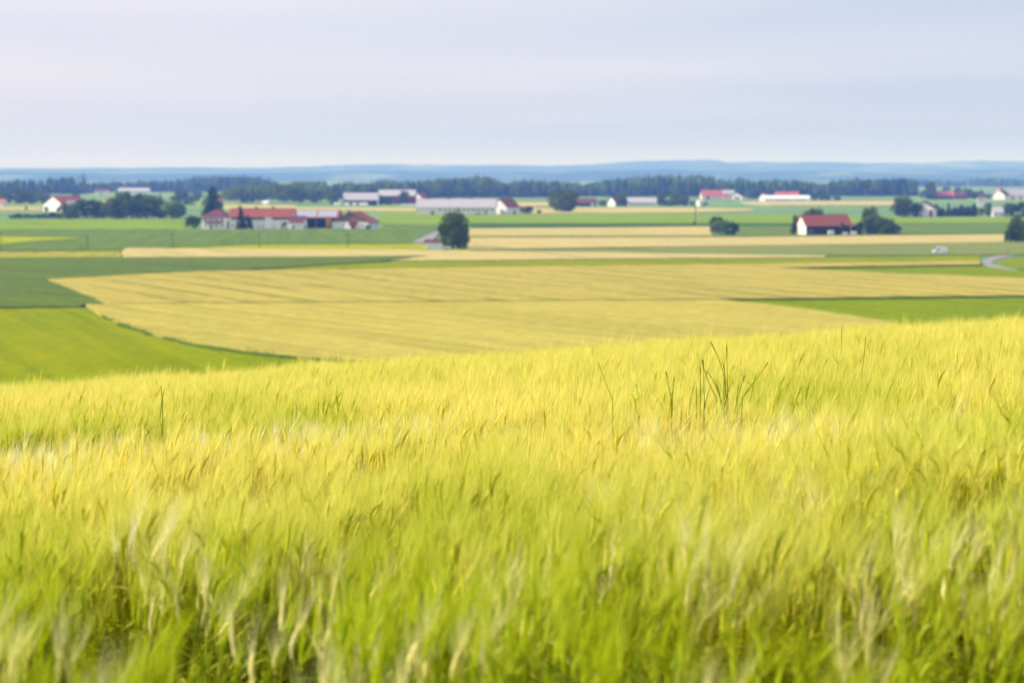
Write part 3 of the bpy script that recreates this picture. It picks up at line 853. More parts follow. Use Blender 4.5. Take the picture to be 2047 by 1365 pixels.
    # openings and fittings: (fraction along, bottom, width, height, part name, material[, depth])
    def fit(face, u, zb, ww, hh, nm, mat, dp=0.10):
        q = MB()
        if face == 'front': q.box(X0 + L * u - ww / 2, X0 + L * u + ww / 2, -dp, 0.06, zb, zb + hh)
        elif face == 'left': q.box(X0 - dp, X0 + 0.06, W * u - ww / 2, W * u + ww / 2, zb, zb + hh)
        else: q.box(X1 - 0.06, X1 + dp, W * u - ww / 2, W * u + ww / 2, zb, zb + hh)
        part = q.build(nm, mat, root)
        if nm == 'window':                       # pane set in the frame
            q = MB()
            e = 0.10
            if face == 'front': q.box(X0 + L * u - ww / 2 + e, X0 + L * u + ww / 2 - e, -dp - .02, -dp + .02, zb + e, zb + hh - e)
            elif face == 'left': q.box(X0 - dp - .02, X0 - dp + .02, W * u - ww / 2 + e, W * u + ww / 2 - e, zb + e, zb + hh - e)
            else: q.box(X1 + dp - .02, X1 + dp + .02, W * u - ww / 2 + e, W * u + ww / 2 - e, zb + e, zb + hh - e)
            q.build('pane', m_glass, part)
    for f_, lst in (('front', front), ('left', left), ('right', right)):
        for it in lst: fit(f_, *it)
    if open_front:                               # posts, header beam and dark back wall
        for k in range(open_front + 1):
            cx = X0 + 0.2 + (L - 0.4) * k / open_front
            MB().box(cx - .16, cx + .16, .05, .37, -0.2, eaves - 0.32).build('post', m_metal, root)
        MB().box(X0 + .05, X1 - .05, .02, .4, eaves - 0.31, eaves - 0.02).build('header_beam', m_redwood, root)
        MB().box(X0 + .05, X1 - .05, W * .72, W * .72 + .15, 0, eaves - .05).build('inner_wall', m_void, root)
    return root

def wins(us, zb, w=1.2, h=1.4): return [(u, zb, w, h, 'window', m_white, 0.08) for u in us]

# left farm, about 1.45 km off
building('farmhouse', 'white farmhouse with dark hipped roof and brown balcony, left end of the long farm', 'house', 451, 457.5, -14, 15.0, 13.5, 7.2, 11.2, m_white, m_brown, side='r', hip=0.9, over=1.2,
         front=wins([.14, .38, .62, .86], 4.6) + wins([.14, .62, .86], 1.0) + [(.38, 0, 1.4, 2.3, 'door', m_redwood), (.5, 3.3, 11.5, 1.0, 'balcony', m_redwood, 1.2)],
         right=wins([.3, .7], 1.0) + [(.5, 3.3, 7.0, 1.0, 'balcony', m_redwood, 1.1)], chimneys=[(.5, .55, 1.2)])
building('long_barn', 'long white barn with plain red tiled roof in the middle of the left farm', 'barn', 583, 458, -5, 37.5, 15.0, 7.2, 11.9, m_white, m_tile, side='r', over=.8, vents=3,
         front=[(.62, 0, 3.0, 6.9, 'buttress', m_white, 0.9), (.05, 1.2, 1.2, 1.6, 'window', m_white, .08), (.36, 0.0, 1.8, 2.6, 'door', m_wood), (.30, 5.5, 20, 1.2, 'eaves_shade_strip', m_wood, .06), (.84, 5.5, 11, 1.2, 'eaves_shade_strip', m_wood, .06), (.47, 0.9, 1.2, 1.1, 'window', m_white, .08), (.54, 0.9, 1.2, 1.1, 'window', m_white, .08), (.72, 0.9, 1.2, 1.1, 'window', m_white, .08)],  # shadow under the eaves is put in as two thin dark strips
         right=[(.5, 4.2, 1.2, 1.4, 'window', m_white, .08)])
building('lean_to_shed', 'low white shed with dull red roof between the long barn and the open barn', 'shed', 606, 459, -12, 8.6, 8.0, 4.4, 7.6, m_white, m_brown, side='r', over=.5,
         front=[(.3, 0.2, 1.2, 2.2, 'door', m_wood)], right=[(.5, 0.1, 2.0, 2.4, 'door', m_wood)])
building('open_barn', 'open fronted barn roofed with two blocks of solar panels in the left farm', 'barn', 675, 456.5, -6, 26.5, 14.0, 6.6, 10.6, m_redwood, m_tile, side='r', over=.8, open_front=4,
         panels=[(0.02, .50, .10, .94), (.53, .97, .10, .94)])
building('low_house', 'low white house with wide brown gable and red roof, right end of left farm', 'house', 737, 458.5, 72, 17.0, 23.5, 4.3, 10.0, m_white, m_tile, side='l', over=1.0, gable=m_brwood,
         left=[(.42, 2.0, 4.6, 2.8, 'balcony', m_redwood, .9), (.42, 0.0, 2.6, 1.9, 'door', m_wood)] + wins([.68], 1.6) + wins([.16], 1.6), front=wins([.3, .7], 1.6), chimneys=[(.03, .55, 1.6)])
# ochre hopper before the open barn
p = at(656.5, 458)
hop = empty('feed_hopper', (p.x, p.y, 0)); tag(hop, 'tall ochre hopper standing before the open barn with solar roof', 'hopper')
MB().add([(-1.6, -1.2, 4.4), (1.6, -1.2, 4.4), (1.6, 1.2, 4.4), (-1.6, 1.2, 4.4), (-1.6, -1.2, 7.4), (1.6, -1.2, 7.4), (1.6, 1.2, 7.4), (-1.6, 1.2, 7.4)], [(0, 1, 5, 4), (1, 2, 6, 5), (2, 3, 7, 6), (3, 0, 4, 7), (4, 5, 6, 7)]).build('bin', m_ochre, hop)
MB().add([(-1.15, -.8, 1.6), (1.15, -.8, 1.6), (1.15, .8, 1.6), (-1.15, .8, 1.6), (-1.6, -1.2, 4.39), (1.6, -1.2, 4.39), (1.6, 1.2, 4.39), (-1.6, 1.2, 4.39)], [(0, 1, 5, 4), (1, 2, 6, 5), (2, 3, 7, 6), (3, 0, 4, 7), (3, 2, 1, 0)]).build('chute', m_ochre, hop)
for sx_, sy_ in ((-1, -1), (1, -1), (1, 1), (-1, 1)):
    MB().tube([(sx_ * 1.1, sy_ * .8, -.1), (sx_ * 1.3, sy_ * 1.0, 4.4)], [.12, .12], 6).build('leg', m_ochre, hop)

# far left
building('gabled_barn', 'large white barn with broad gable and red roof above the left hedge', 'barn', 125, 423, 48, 27, 28, 6.2, 13.4, m_white, m_tile, side='l', over=.8,
         left=[(.22, 0, 5.0, 3.4, 'barn_door', m_wood), (.6, 1.5, 1.6, 1.6, 'window', m_white, .08), (.8, 1.5, 1.6, 1.6, 'window', m_white, .08)], front=wins([.3, .6, .85], 2))
building('small_house', 'small house with orange red roof cut by the left picture edge', 'house', 6, 413, -20, 12, 9, 4.5, 7.4, m_cream, m_tile2, side='r', front=wins([.5, .8], 1.5))
building('far_barn', 'small far white barn with reddish roof left of the far white hall', 'barn', 214, 389, -10, 21, 12, 5.0, 8.6, m_white, m_brown, side='r', front=[(.5, 0, 3, 3, 'door', m_wood)])
building('far_hall', 'far long white hall on the pale field before the left ridge wood', 'barn', 296, 388.5, -8, 52, 16, 6.0, 10.2, m_white, m_grey, side='r', front=[(u, 2.0, 2.4, 1.6, 'window', m_white, .08) for u in (.15, .3, .45, .6, .75, .9)])
building('village_house', 'half hidden pale roofed house inside the copse, right of the gabled barn', 'house', 152, 426, 20, 12, 11, 5.2, 10.4, m_white, m_grey, side='m')
building('village_house', 'half hidden house with pinkish roof rising from the middle of the copse', 'house', 225, 427, -10, 13, 11, 6, 11.6, m_cream, m_brown, side='m')
building('cottage', 'tiny house with orange roof at the wood edge right of the tall conifer', 'house', 446, 408, 60, 7, 10, 5.0, 8.4, m_cream, m_tile2, side='m')
building('hut', 'tiny white hut before the leafy wood above the long barn', 'hut', 530, 409.5, -25, 6.4, 4.5, 2.4, 3.6, m_white, m_white, side='m')

# centre
building('open_shed', 'grey roofed open shed left of the farther grey roofed barn', 'barn', 754, 411, -4, 36, 14, 6.2, 13.2, m_white, m_grey, side='r', open_front=5, over=.8)
for k, (x, w_) in enumerate([(673, 6), (693, 5), (708, 4.2), (726, 9)]):
    building('feed_bunker', ('white bunker left outside the grey open shed', 'white bunker under the left bay of the grey open shed', 'narrow white bunker under the middle of the grey open shed', 'widest white bunker under the right bay of the grey open shed')[k], 'bunker', x, 412, 0, w_, 3.0, 2.0, 2.9, m_white, m_white, side='m', over=.1)
building('grey_barn', 'farther grey roofed barn with reddish boarded wall behind dark trees', 'barn', 829, 408, -4, 40, 17, 9.4, 15.4, m_redwood, m_grey, side='r', over=.8, front=[(.35, 0, 4, 4.2, 'barn_door', m_tile2)])
building('gabled_house', 'white gabled house with red roof behind the left end of the long stable', 'house', 843, 406, 62, 16, 13, 6.2, 11.8, m_white, m_tile, side='l', left=wins([.3, .7], 4) + wins([.3, .7], 1.2))
building('garden_wall', 'long low white wall left of the long stable', 'wall', 836, 411.6, -2, 18, 1.2, 1.1, 1.5, m_white, m_white, side='r', over=.1)
building('long_stable', 'long white stable with pale grey roof in the centre of the plain', 'stable', 990, 430, -3, 63, 15, 6.4, 12.8, m_white, m_grey, side='r', over=.8, vents=3, roof_back=m_tile,
         front=[(u, 3.4, 2.2, 1.3, 'window', m_white, .08) for u in (.30, .36, .42, .48, .60, .66, .72, .78, .84, .90, .96)] + [(.53, 1.2, 3.0, 4.8, 'barn_door', m_ochre), (.20, 0.0, 2.2, 3.0, 'door', m_wood), (.88, 0.6, 1.6, 2.4, 'door', m_wood)])
building('stable_wing', 'white gabled wing with red roof at the right end of the long stable', 'barn', 1013, 429.5, 58, 20, 15, 6.2, 12.8, m_white, m_tile, side='l', left=wins([.3, .7], 2), front=[(.6, 0, 3, 3, 'door', m_wood)])
building('low_barn', 'low dark barn with brown roof right behind the big lone round tree', 'barn', 1190, 412.6, -8, 19, 10, 3.6, 7.6, m_wood, m_brown, side='r', front=[(.85, 0, 3, 3, 'door', m_white)])
building('farmhouse', 'small reddish roofed white house left of the tree pair at the low farm', 'house', 1236, 412.8, 40, 9, 11, 4.4, 9.6, m_white, m_brown, side='m', front=wins([.5], 1.4), left=wins([.3, .7], 1.4))
building('low_hall', 'white low hall with pale roof at the low farm right of the lone round tree', 'barn', 1312, 412.4, -3, 30, 13, 4.2, 8.8, m_white, m_grey, side='r', front=[(u, 1.4, 1.6, 1.6, 'window', m_white, .08) for u in (.12, .26, .4, .54, .68, .82)])
building('box_shed', 'small white box shaped shed beside the tall pole', 'shed', 1403, 412.6, 25, 6.2, 6.2, 5.0, 6.2, m_white, m_grey, side='m', over=.2, front=[(.8, 0, 2, 3, 'door', m_wood)])

# far right farms
building('red_hall', 'far cream hall with bright red roof, left of the paired far farms', 'barn', 1444, 399, 4, 27, 15, 5.0, 12.2, m_cream, m_tile2, side='r', left=wins([.4], 3), front=[(.3, 0, 3.5, 4, 'barn_door', m_wood)] + wins([.6, .75, .9], 1.4))
building('grey_hall', 'grey roofed hall right against the bright red roofed far hall', 'barn', 1468, 397, 0, 16, 12, 7, 11.2, m_white, m_grey, side='r', front=[(.4, 0, 3, 3, 'door', m_tile)])
building('red_annex', 'small red roofed annex in front of the far grey roofed hall', 'shed', 1458, 399.3, 0, 9.2, 6, 3.6, 6.6, m_cream, m_tile2, side='r')
building('gabled_hall', 'white gabled far hall with dark openings right of the grey roofed hall', 'barn', 1484, 399.4, 62, 10, 17, 4.0, 8.8, m_white, m_brown, side='l', left=[(.55, .5, 3.2, 3.4, 'barn_door', m_wood), (.3, .5, 3.2, 3.4, 'barn_door', m_wood)])
building('white_hall', 'long white far hall with low windows before the conifer wood', 'barn', 1618, 403, -2, 54, 9, 3.6, 7.0, m_white, m_white, side='r', over=.4, front=[(u, .7, 2.6, 1.3, 'window', m_white, .08) for u in (.3, .38, .46, .54, .72, .8, .88)])
building('red_long_hall', 'far hall with long red roof rising behind the long white hall', 'barn', 1597, 401, 0, 29, 12, 6.6, 11.0, m_white, m_tile2, side='r')
building('hall_gable', 'white gabled end house left of the long white far hall', 'house', 1532, 402.4, 55, 9, 10, 5.8, 9.6, m_white, m_tile2, side='l', left=wins([.5], 2))
building('red_cottage', 'far red roofed house at the foot of the conifer block', 'house', 1813, 392, -6, 21, 12, 3.4, 8.6, m_white, m_tile2, side='r', front=wins([.3, .6], 1.0))
building('red_stable', 'far barn with long red roof and dark wall right of the tall round tree', 'barn', 1907, 399, -4, 24, 12, 4.8, 10.8, m_wood, m_tile2, side='r', front=[(.5, 0, 4, 3, 'barn_door', m_void)])
building('brick_house', 'far purple brown brick house right of the long red roofed barn', 'house', 1930, 399, -4, 13, 11, 6.0, 9.8, m_redwood, m_brown, side='r', front=wins([.2, .5, .8], 1.6))
building('edge_farmhouse', 'far white house with dark roof left of the farm at the right edge', 'house', 2008, 399, 46, 14, 17, 5.6, 11.6, m_white, m_brown, side='l', left=wins([.3, .7], 2), front=wins([.4], 2))
building('edge_barn', 'far white barn with pale grey roof cut by the right picture edge', 'barn', 2012, 398.6, 3, 42, 14, 5.8, 13.2, m_white, m_grey, side='l', front=[(.2, 0, 3, 4, 'barn_door', m_redwood), (.45, 0, 3, 4, 'barn_door', m_redwood)])
building('red_gable_house', 'tall orange red roofed house behind the farm at the right edge', 'house', 2007, 396, 58, 12, 13, 8, 14.6, m_cream, m_tile2, side='m')
building('grey_house', 'pale grey gabled house with red brown door behind conifers at far right', 'house', 1866, 434, 70, 14, 16, 7.0, 12.0, m_white, m_brown, side='l', over=.9, left=[(.12, 0, 2.6, 5.4, 'barn_door', m_redwood)] + wins([.5, .8], 4.4))
building('white_block', 'tall white block with dark flat hipped roof behind the conifer row', 'house', 1973, 413.5, -10, 10, 9, 9.4, 11.6, m_white, m_brown, side='r', hip=.9, front=wins([.25, .5, .75], 5.5) + wins([.25, .75], 2))
building('grey_roof_house', 'small white house with grey roof between dark tree and right green mass', 'house', 2010, 433.5, -6, 9.6, 9, 3.6, 7.4, m_white, m_grey, side='r', front=wins([.3, .7], 1.0))
# barn at right, 1.3 km
building('red_roof_barn', 'red roofed barn with bright cream gable and dark wooden front in the right fields', 'barn', 1611, 471, 16, 26, 13, 5.5, 10.7, m_cream, m_tile, side='l', over=.7,
         front=[(.5, .05, 25.4, 5.1, 'board_front', m_wood, .12), (.10, .3, 2.4, 2.4, 'window', m_white, .2), (.80, 0.1, 3.0, 2.8, 'barn_door', m_wood, .22)])
building('dark_shed', 'small dark wooden gabled shed at the right end of the cream gabled barn', 'shed', 1717, 470, 68, 6, 6.0, 2.4, 4.7, m_wood, m_wood, side='l', over=.3)
building('barn_annex', 'low red roofed annex between cream gabled barn and the dark shed', 'shed', 1704, 468.5, 10, 5.5, 6, 2.6, 5.0, m_wood, m_tile, side='r', over=.3)
# small white shed at the lane
building('lane_shed', 'small white shed with red brown roof edge beside the large round tree', 'shed', 882, 499, -4, 7.2, 5.0, 2.9, 3.9, m_white, m_brown, side='r', over=.25, front=[(.2, .02, .9, 2.0, 'door', m_white, .05)])

def trailer(name, label, x, by, L_, H_):
    p = at(x, by)
    r = empty(name, (p.x, p.y, 0)); tag(r, label, 'trailer')
    MB().box(-L_ / 2, L_ / 2, -1, 1, .75, .75 + H_).build('box_body', m_white, r)
    MB().box(-L_ / 2 - .6, L_ / 2 + .1, -.5, .5, .55, .745).build('chassis', m_metal, r)
    for sx_ in (-.5, .5):
        for sy_ in (-1, 1):
            w = MB().tube([(sx_ * 1.1, sy_ * .95, .38), (sx_ * 1.1, sy_ * 1.12, .38)], [.38, .38], 12).build('wheel', m_void, r)
            MB().tube([(sx_ * 1.1, sy_ * 1.121, .38), (sx_ * 1.1, sy_ * 1.15, .38)], [.2, .2], 10).build('rim', m_metal, w)
trailer('box_trailer', 'white box trailer before the dark wall of the cream gabled barn', 1661, 471.5, 3.0, 2.1)
trailer('box_trailer', 'low white trailer under the round tree at the cream gabled barn', 1690, 471.6, 2.8, 1.0)
trailer('box_trailer', 'pale trailer in front of the small dark gabled shed', 1707, 471.6, 2.6, 1.6)
trailer('box_trailer', 'low white trailer at the foot of the large round tree', 893, 499.8, 3.6, 0.6)

# ------------------------------------------------------------------ delivery van on the road
m_van = plain_mat('white_van_paint', lin(250, 250, 252, 0.95), 0.35, 0.03, 0.5, 0.5)
m_tyre = plain_mat('tyre_rubber', lin(36, 36, 38, 0.8), 0.85, 0.1, 3.0, 0.2)
p = at(1879, 509.0)
van = empty('delivery_van', (p.x, p.y, .10), R(8)); van.scale = (1.0, 1.0, 1.2); tag(van, 'white panel van driving left on the road in the right fields', 'van')
prof = [(-2.85, .42), (-2.95, .75), (-2.85, 1.15), (-2.05, 1.42), (-1.35, 2.28), (-1.05, 2.42), (2.75, 2.46), (2.85, 2.3), (2.9, .45)]
b = MB(); n = len(prof)
vs = []
for yy, k in ((-1.0, 0), (1.0, 0)):
    for (x_, z_) in prof:
        inset = 0.10 * max(0, (z_ - 1.2) / 1.2)
        vs.append((x_, yy + (inset if yy < 0 else -inset), z_))
b.add(vs, [tuple(range(n)), tuple(range(2 * n - 1, n - 1, -1))] + [(i, n + i, n + (i + 1) % n, (i + 1) % n) for i in range(n)])
body = b.build('body', m_van, van)
MB().add([(-2.0, -.86, 1.47), (-2.0, .86, 1.47), (-1.39, .84, 2.24), (-1.39, -.84, 2.24), (-2.03, -.86, 1.49), (-2.03, .86, 1.49), (-1.42, .84, 2.26), (-1.42, -.84, 2.26)], [(4, 5, 6, 7), (0, 3, 2, 1), (0, 1, 5, 4), (1, 2, 6, 5), (2, 3, 7, 6), (3, 0, 4, 7)]).build('windscreen', m_glass, van)
for sy_ in (-1, 1):
    MB().box(-1.3, -.55, sy_ * .985 - .02, sy_ * .985 + .02, 1.45, 2.05).build('side_window', m_glass, van)
    MB().box(-2.93, -2.86, sy_ * .72 - .16, sy_ * .72 + .16, .82, 1.08).build('headlight', m_glass, van)
    MB().box(2.88, 2.93, sy_ * .82 - .1, sy_ * .82 + .1, .9, 1.5).build('tail_light', m_tile, van)
    MB().box(-1.5, -1.3, sy_ * 1.0 - .02 + sy_ * .14, sy_ * 1.0 + .02 + sy_ * .14, 1.4, 1.75).build('mirror', m_void, van)
    for x_ in (-1.95, 1.75):
        w = MB().tube([(x_, sy_ * .80, .36), (x_, sy_ * 1.02, .36)], [.36, .36], 16).build('wheel', m_tyre, van)
        MB().tube([(x_, sy_ * 1.021, .36), (x_, sy_ * 1.04, .36)], [.21, .19], 12).build('rim', m_metal, w)
MB().box(-3.0, -2.9, -.95, .95, .35, .68).build('bumper', m_void, van)
MB().box(2.9, 2.98, -.95, .95, .38, .62).build('bumper', m_void, van)

# ------------------------------------------------------------------ poles, road marker
m_pole = plain_mat('weathered_pole_wood', lin(84, 86, 82, 0.7), 0.9, 0.2, 2.0, 0.1)
def pole(x, by, ty, label, r=.17):
    p = at(x, by); h = (by - ty) * mpp(by)
    o = empty('utility_pole', (p.x, p.y, 0)); tag(o, label, 'pole', 'poles of the overhead line')
    MB().tube([(0, 0, -.3), (0, 0, h)], [r, r * .7], 8).build('post', m_pole, o)
    a = MB().box(-.9, .9, -.06, .06, h - .55, h - .4).build('crossarm', m_pole, o)
    for x_ in (-.8, 0.0, .8): MB().tube([(x_, 0, h - .397), (x_, 0, h - .2)], [.05, .035], 6).build('insulator', m_metal, a)
pole(2, 503, 462, 'thin pole at the left picture edge by the lime wedge')
pole(175, 497, 470, 'thin pole in the green crop above the striped stubble end')
pole(345, 497, 466, 'thin pole in the green crop left of the lime strip')
pole(519, 498, 467, 'thin pole below the long red roofed barn')
pole(695, 498, 467, 'thin pole below the low house with brown gable')
pole(1390, 451, 400, 'tall dark pole below the white box shaped shed', .3)
p = at(2014, 511)
mk = empty('road_marker', (p.x, p.y, .1)); tag(mk, 'small pale pink post sign at the road junction', 'sign')
MB().tube([(0, 0, -.1), (0, 0, 2.2)], [.06, .06], 6).build('post', m_metal, mk)
MB().box(-.35, .35, -.10, -.062, 1.3, 2.3).build('sign_panel', plain_mat('faded_red_sign', lin(220, 170, 170, .8), .6), mk)

# ------------------------------------------------------------------ barley in the foreground
def crop_leaf_mat(name, green, ripe, trans, straw=1.0):
    m, nt, b, o = new_mat(name)
    at_ = nt.nodes.new('ShaderNodeAttribute'); at_.attribute_type = 'INSTANCER'; at_.attribute_name = 'ripe'
    col = mix(nt, at_.outputs['Fac'], green, ripe)
    sw = nt.nodes.new('ShaderNodeAttribute'); sw.attribute_type = 'INSTANCER'; sw.attribute_name = 'straw'
    sm_ = nt.nodes.new('ShaderNodeMath'); sm_.operation = 'MULTIPLY'; sm_.inputs[1].default_value = straw
    nt.links.new(sw.outputs['Fac'], sm_.inputs[0])
    col = mix(nt, sm_.outputs[0], col, (0.98, 0.92, 0.60, 1))
    n = noise(nt, 9.0, 2, 0.6)
    r = ramp(nt, n.outputs['Fac'], [(0.3, (0.72, 0.75, 0.7, 1)), (0.7, (1.15, 1.12, 1.1, 1))])
    col = mix(nt, 1.0, col, r.outputs[0], 'MULTIPLY')
    d = nt.nodes.new('ShaderNodeBsdfDiffuse'); t = nt.nodes.new('ShaderNodeBsdfTranslucent')
    g = nt.nodes.new('ShaderNodeBsdfGlossy'); g.inputs['Roughness'].default_value = 0.45
    g.inputs['Color'].default_value = (1, 1, 1, 1)
    nt.links.new(col, d.inputs[0]); nt.links.new(col, t.inputs[0])
    ms = nt.nodes.new('ShaderNodeMixShader'); ms.inputs[0].default_value = trans
    nt.links.new(d.outputs[0], ms.inputs[1]); nt.links.new(t.outputs[0], ms.inputs[2])
    mg_ = nt.nodes.new('ShaderNodeMixShader'); mg_.inputs[0].default_value = 0.012
    nt.links.new(ms.outputs[0], mg_.inputs[1]); nt.links.new(g.outputs[0], mg_.inputs[2])
    nt.links.new(mg_.outputs[0], o.inputs['Surface'])
    nt.nodes.remove(b)
    return m
m_blade = crop_leaf_mat('barley_blade', (0.24, 0.335, 0.001, 1), (0.60, 0.56, 0.003, 1), 0.5, 0.2)
m_ear = crop_leaf_mat('barley_ear', (0.50, 0.60, 0.008, 1), (0.90, 0.80, 0.08, 1), 0.4)
m_awn = crop_leaf_mat('barley_awn', (0.56, 0.63, 0.012, 1), (0.95, 0.85, 0.20, 1), 0.45)

def barley_clump(seed, n_pl=6, eared=True):
    rg = random.Random(seed)
    b = MB()
    def ribbon(pts, ws, side, mi):
        vs, fs = [], []
        for q, w in zip(pts, ws):
            vs += [q - side * w, q + side * w]
        for i in range(len(pts) - 1): fs.append((2 * i, 2 * i + 1, 2 * i + 3, 2 * i + 2))
        b.add(vs, fs, mi)
    for k in range(n_pl):
        a = rg.uniform(0, 6.283); r0 = 0.075 * math.sqrt(rg.uniform(0, 1))
        x, y = math.cos(a) * r0, math.sin(a) * r0
        h = rg.gauss(0.67, 0.045) if eared else rg.gauss(0.60, 0.05)
        lx, ly = rg.gauss(0.025, 0.04), rg.gauss(0.0, 0.04)
        P = lambda t: Vector((x + lx * t * t, y + ly * t * t, h * t))
        pts = [P(t) for t in (0.0, 0.45, 0.8, 1.0)]
        b.tube(pts, [0.0022, 0.002, 0.0016, 0.0013], 3, 0)
        for t in (0.30, 0.52, 0.74, 0.86)[:rg.choice((3, 3, 4))]:      # blades
            q = P(t); la = rg.uniform(0, 6.283); L_ = rg.uniform(0.14, 0.24) * (1.0 if eared else 1.25)
            d = Vector((math.cos(la), math.sin(la), 0)); sd = Vector((-d.y, d.x, 0))
            up = rg.uniform(0.5, 1.1); droop = rg.uniform(0.5, 1.5)
            ps = [q + d * (L_ * u * (1 - .25 * u)) + Vector((0, 0, L_ * (up * u - droop * u * u * .8))) for u in (0, .35, .7, 1.0)]
            ribbon(ps, [0.003, 0.0055, 0.0045, 0.0005], sd, 0)
        if not eared: continue
        # ear nodding over
        tip = pts[-1]
        na = rg.gauss(0.2, 1.5)
        nod = rg.uniform(0.05, 0.65)
        d0 = (Vector((lx, ly, 0)) * 2 + Vector((0, 0, h))).normalized()
        hd = Vector((math.cos(na), math.sin(na), 0))
        L_ = rg.uniform(0.06, 0.085)
        dirs = [(d0 + hd * nod * u).normalized() for u in (0, .5, 1.0)]
        ep = [tip, tip + dirs[0] * L_ * .35, tip + dirs[1] * L_ * .75, tip + dirs[2] * L_ * 1.05]
        b.tube(ep, [0.0025, 0.0060, 0.0050, 0.0014], 4, 1)
        # awns
        de = dirs[2]; s1 = de.orthogonal().normalized(); s2 = de.cross(s1)
        for j in range(20):
            u = rg.uniform(0.1, 1.0)
            i0 = min(2, int(u * 3)); q = ep[i0].lerp(ep[i0 + 1], u * 3 - i0)
            an = rg.uniform(0, 6.283); sp = rg.uniform(0.04, 0.30)
            dd = (dirs[min(2, i0)] + (s1 * math.cos(an) + s2 * math.sin(an)) * sp).normalized()
            AL = rg.uniform(0.10, 0.155)
            sd = dd.cross(Vector((rg.gauss(0, 1), rg.gauss(0, 1), rg.gauss(0, 1)))).normalized() * 0.0009
            b.add([q - sd, q + sd, q + dd * AL], [(0, 1, 2)], 2)
    return b.mesh('barley_clump', [m_blade, m_ear, m_awn])
proto = bpy.data.collections.new('barley_source')
NV = 12
for k in range(NV):
    proto.objects.link(bpy.data.objects.new('barley_clump_%02d' % k, barley_clump(500 + k)))
for k in range(6):                       # tillers that carry no ear yet
    proto.objects.link(bpy.data.objects.new('barley_clump_%02d' % (NV + k), barley_clump(600 + k, 7, False)))

def smooth_noise(x, y, cell, seed):
    rg = np.random.default_rng(seed)
    T = rg.uniform(0, 1, (256, 256))
    u, v = x / cell + 77.3, y / cell + 31.7
    i, j = np.floor(u).astype(int), np.floor(v).astype(int)
    fu, fv = u - i, v - j
    fu, fv = fu * fu * (3 - 2 * fu), fv * fv * (3 - 2 * fv)
    g = lambda a, c: T[a % 256, c % 256]
    return (g(i, j) * (1 - fu) * (1 - fv) + g(i + 1, j) * fu * (1 - fv) + g(i, j + 1) * (1 - fu) * fv + g(i + 1, j + 1) * fu * fv)

YMAX = 46.0
def scatter(dens):
    hw = 0.235 * YMAX + 1.6
    n = int(2 * hw * (YMAX - 1.8) * dens)
    y = rng.uniform(1.8, YMAX, n); x = rng.uniform(-hw, hw, n)
    k = np.abs(x) < 0.235 * y + 1.6
    return x[k], y[k]
X, Y = scatter(82)
# the wheel track crossing at the left, about 13 m out, and thin spots close by
trk = (np.abs(Y - (13.7 + 0.10 * X)) < 0.62 + 0.12 * np.sin(X * 2.9)) & (X < -1.35 + 0.4 * np.sin(Y * 4))
edge = 4.25 + 0.9 * smooth_noise(X, Y, 0.33, 21)
thin = (smooth_noise(X, Y, 0.38, 3) < 0.30) & (Y < 6.5) & (rng.uniform(size=len(X)) < 0.75)
thin |= (Y < 6.6) & (rng.uniform(size=len(X)) < 0.35 * np.clip((6.6 - Y) / 2.5, 0, 1))
thin |= (smooth_noise(X, Y, 0.5, 13) < 0.16) & (Y < 22) & (rng.uniform(size=len(X)) < 0.7)
far = (Y > 31) & (rng.uniform(size=len(X)) < 0.35)
keep = ((Y > edge) | (rng.uniform(size=len(X)) < 0.09)) & ~(trk & (rng.uniform(size=len(X)) < 0.93)) & ~thin & ~far
X, Y = X[keep], Y[keep]
Z = hill(X, Y) - 0.01
N = len(X)
gust = smooth_noise(X, Y, 1.7, 5) * 0.6 + smooth_noise(X, Y, 0.6, 6) * 0.4
near = np.clip((8.0 - Y) / 3.5, 0, 1)
ripe = np.clip(0.03 + 0.85 * np.clip((Y - 4.6) / 5.2, 0, 1) + (smooth_noise(X, Y, 0.9, 8) - 0.5) * 0.8 + rng.normal(size=N) * 0.12, 0, 1)
pale = rng.uniform(size=N) < 0.27 * near
ripe = np.where(pale, rng.uniform(0.8, 1.0, N), ripe)
straw = np.where(pale, rng.uniform(0.25, 0.8, N), 0.0)
wallg = (Y > 13.7 + 0.10 * X) & (Y < 14.6 + 0.10 * X) & (X < -0.9)
ripe = np.where(wallg, ripe * 0.3, ripe)
lean = 0.0 + 0.14 * (gust - 0.4) + rng.normal(size=N) * 0.05
lodged = (np.abs(Y - (12.2 + 0.10 * X)) < 1.05) & (X < -0.5 + 0.5 * np.sin(Y * 7))            # flattened edge of the track
lodg2 = ((X - 1.25) / 0.9) ** 2 + ((Y - 10.2) / 0.6) ** 2 < 1
lean = np.where(lodged, 0.48 + rng.normal(size=N) * 0.22, lean)
lean = np.where(lodg2, 0.42 + rng.normal(size=N) * 0.2, lean)
straw = np.where(lodged, rng.uniform(0.6, 1.0, N), np.where(lodg2, rng.uniform(0.1, 0.6, N), straw))
ripe = np.where(lodged | lodg2, np.clip(ripe + 0.35, 0, 1), ripe)
lean_dir = rng.normal(size=N) * 0.9                     # mostly towards +X
rz = rng.uniform(-0.9, 0.9, N)
scl = 1.0 + (smooth_noise(X, Y, 0.45, 9) - 0.5) * 0.22 + rng.normal(size=N) * 0.05 - np.where(lodged, 0.04, 0)
me = bpy.data.meshes.new('barley')
me.vertices.add(N)
me.vertices.foreach_set('co', np.stack([X, Y, Z], 1).ravel().astype(np.float32))
rot = np.stack([-np.sin(lean_dir) * lean, np.cos(lean_dir) * lean, rz], 1)
a_ = me.attributes.new('rot', 'FLOAT_VECTOR', 'POINT'); a_.data.foreach_set('vector', rot.ravel().astype(np.float32))
a_ = me.attributes.new('scl', 'FLOAT', 'POINT'); a_.data.foreach_set('value', scl.astype(np.float32))
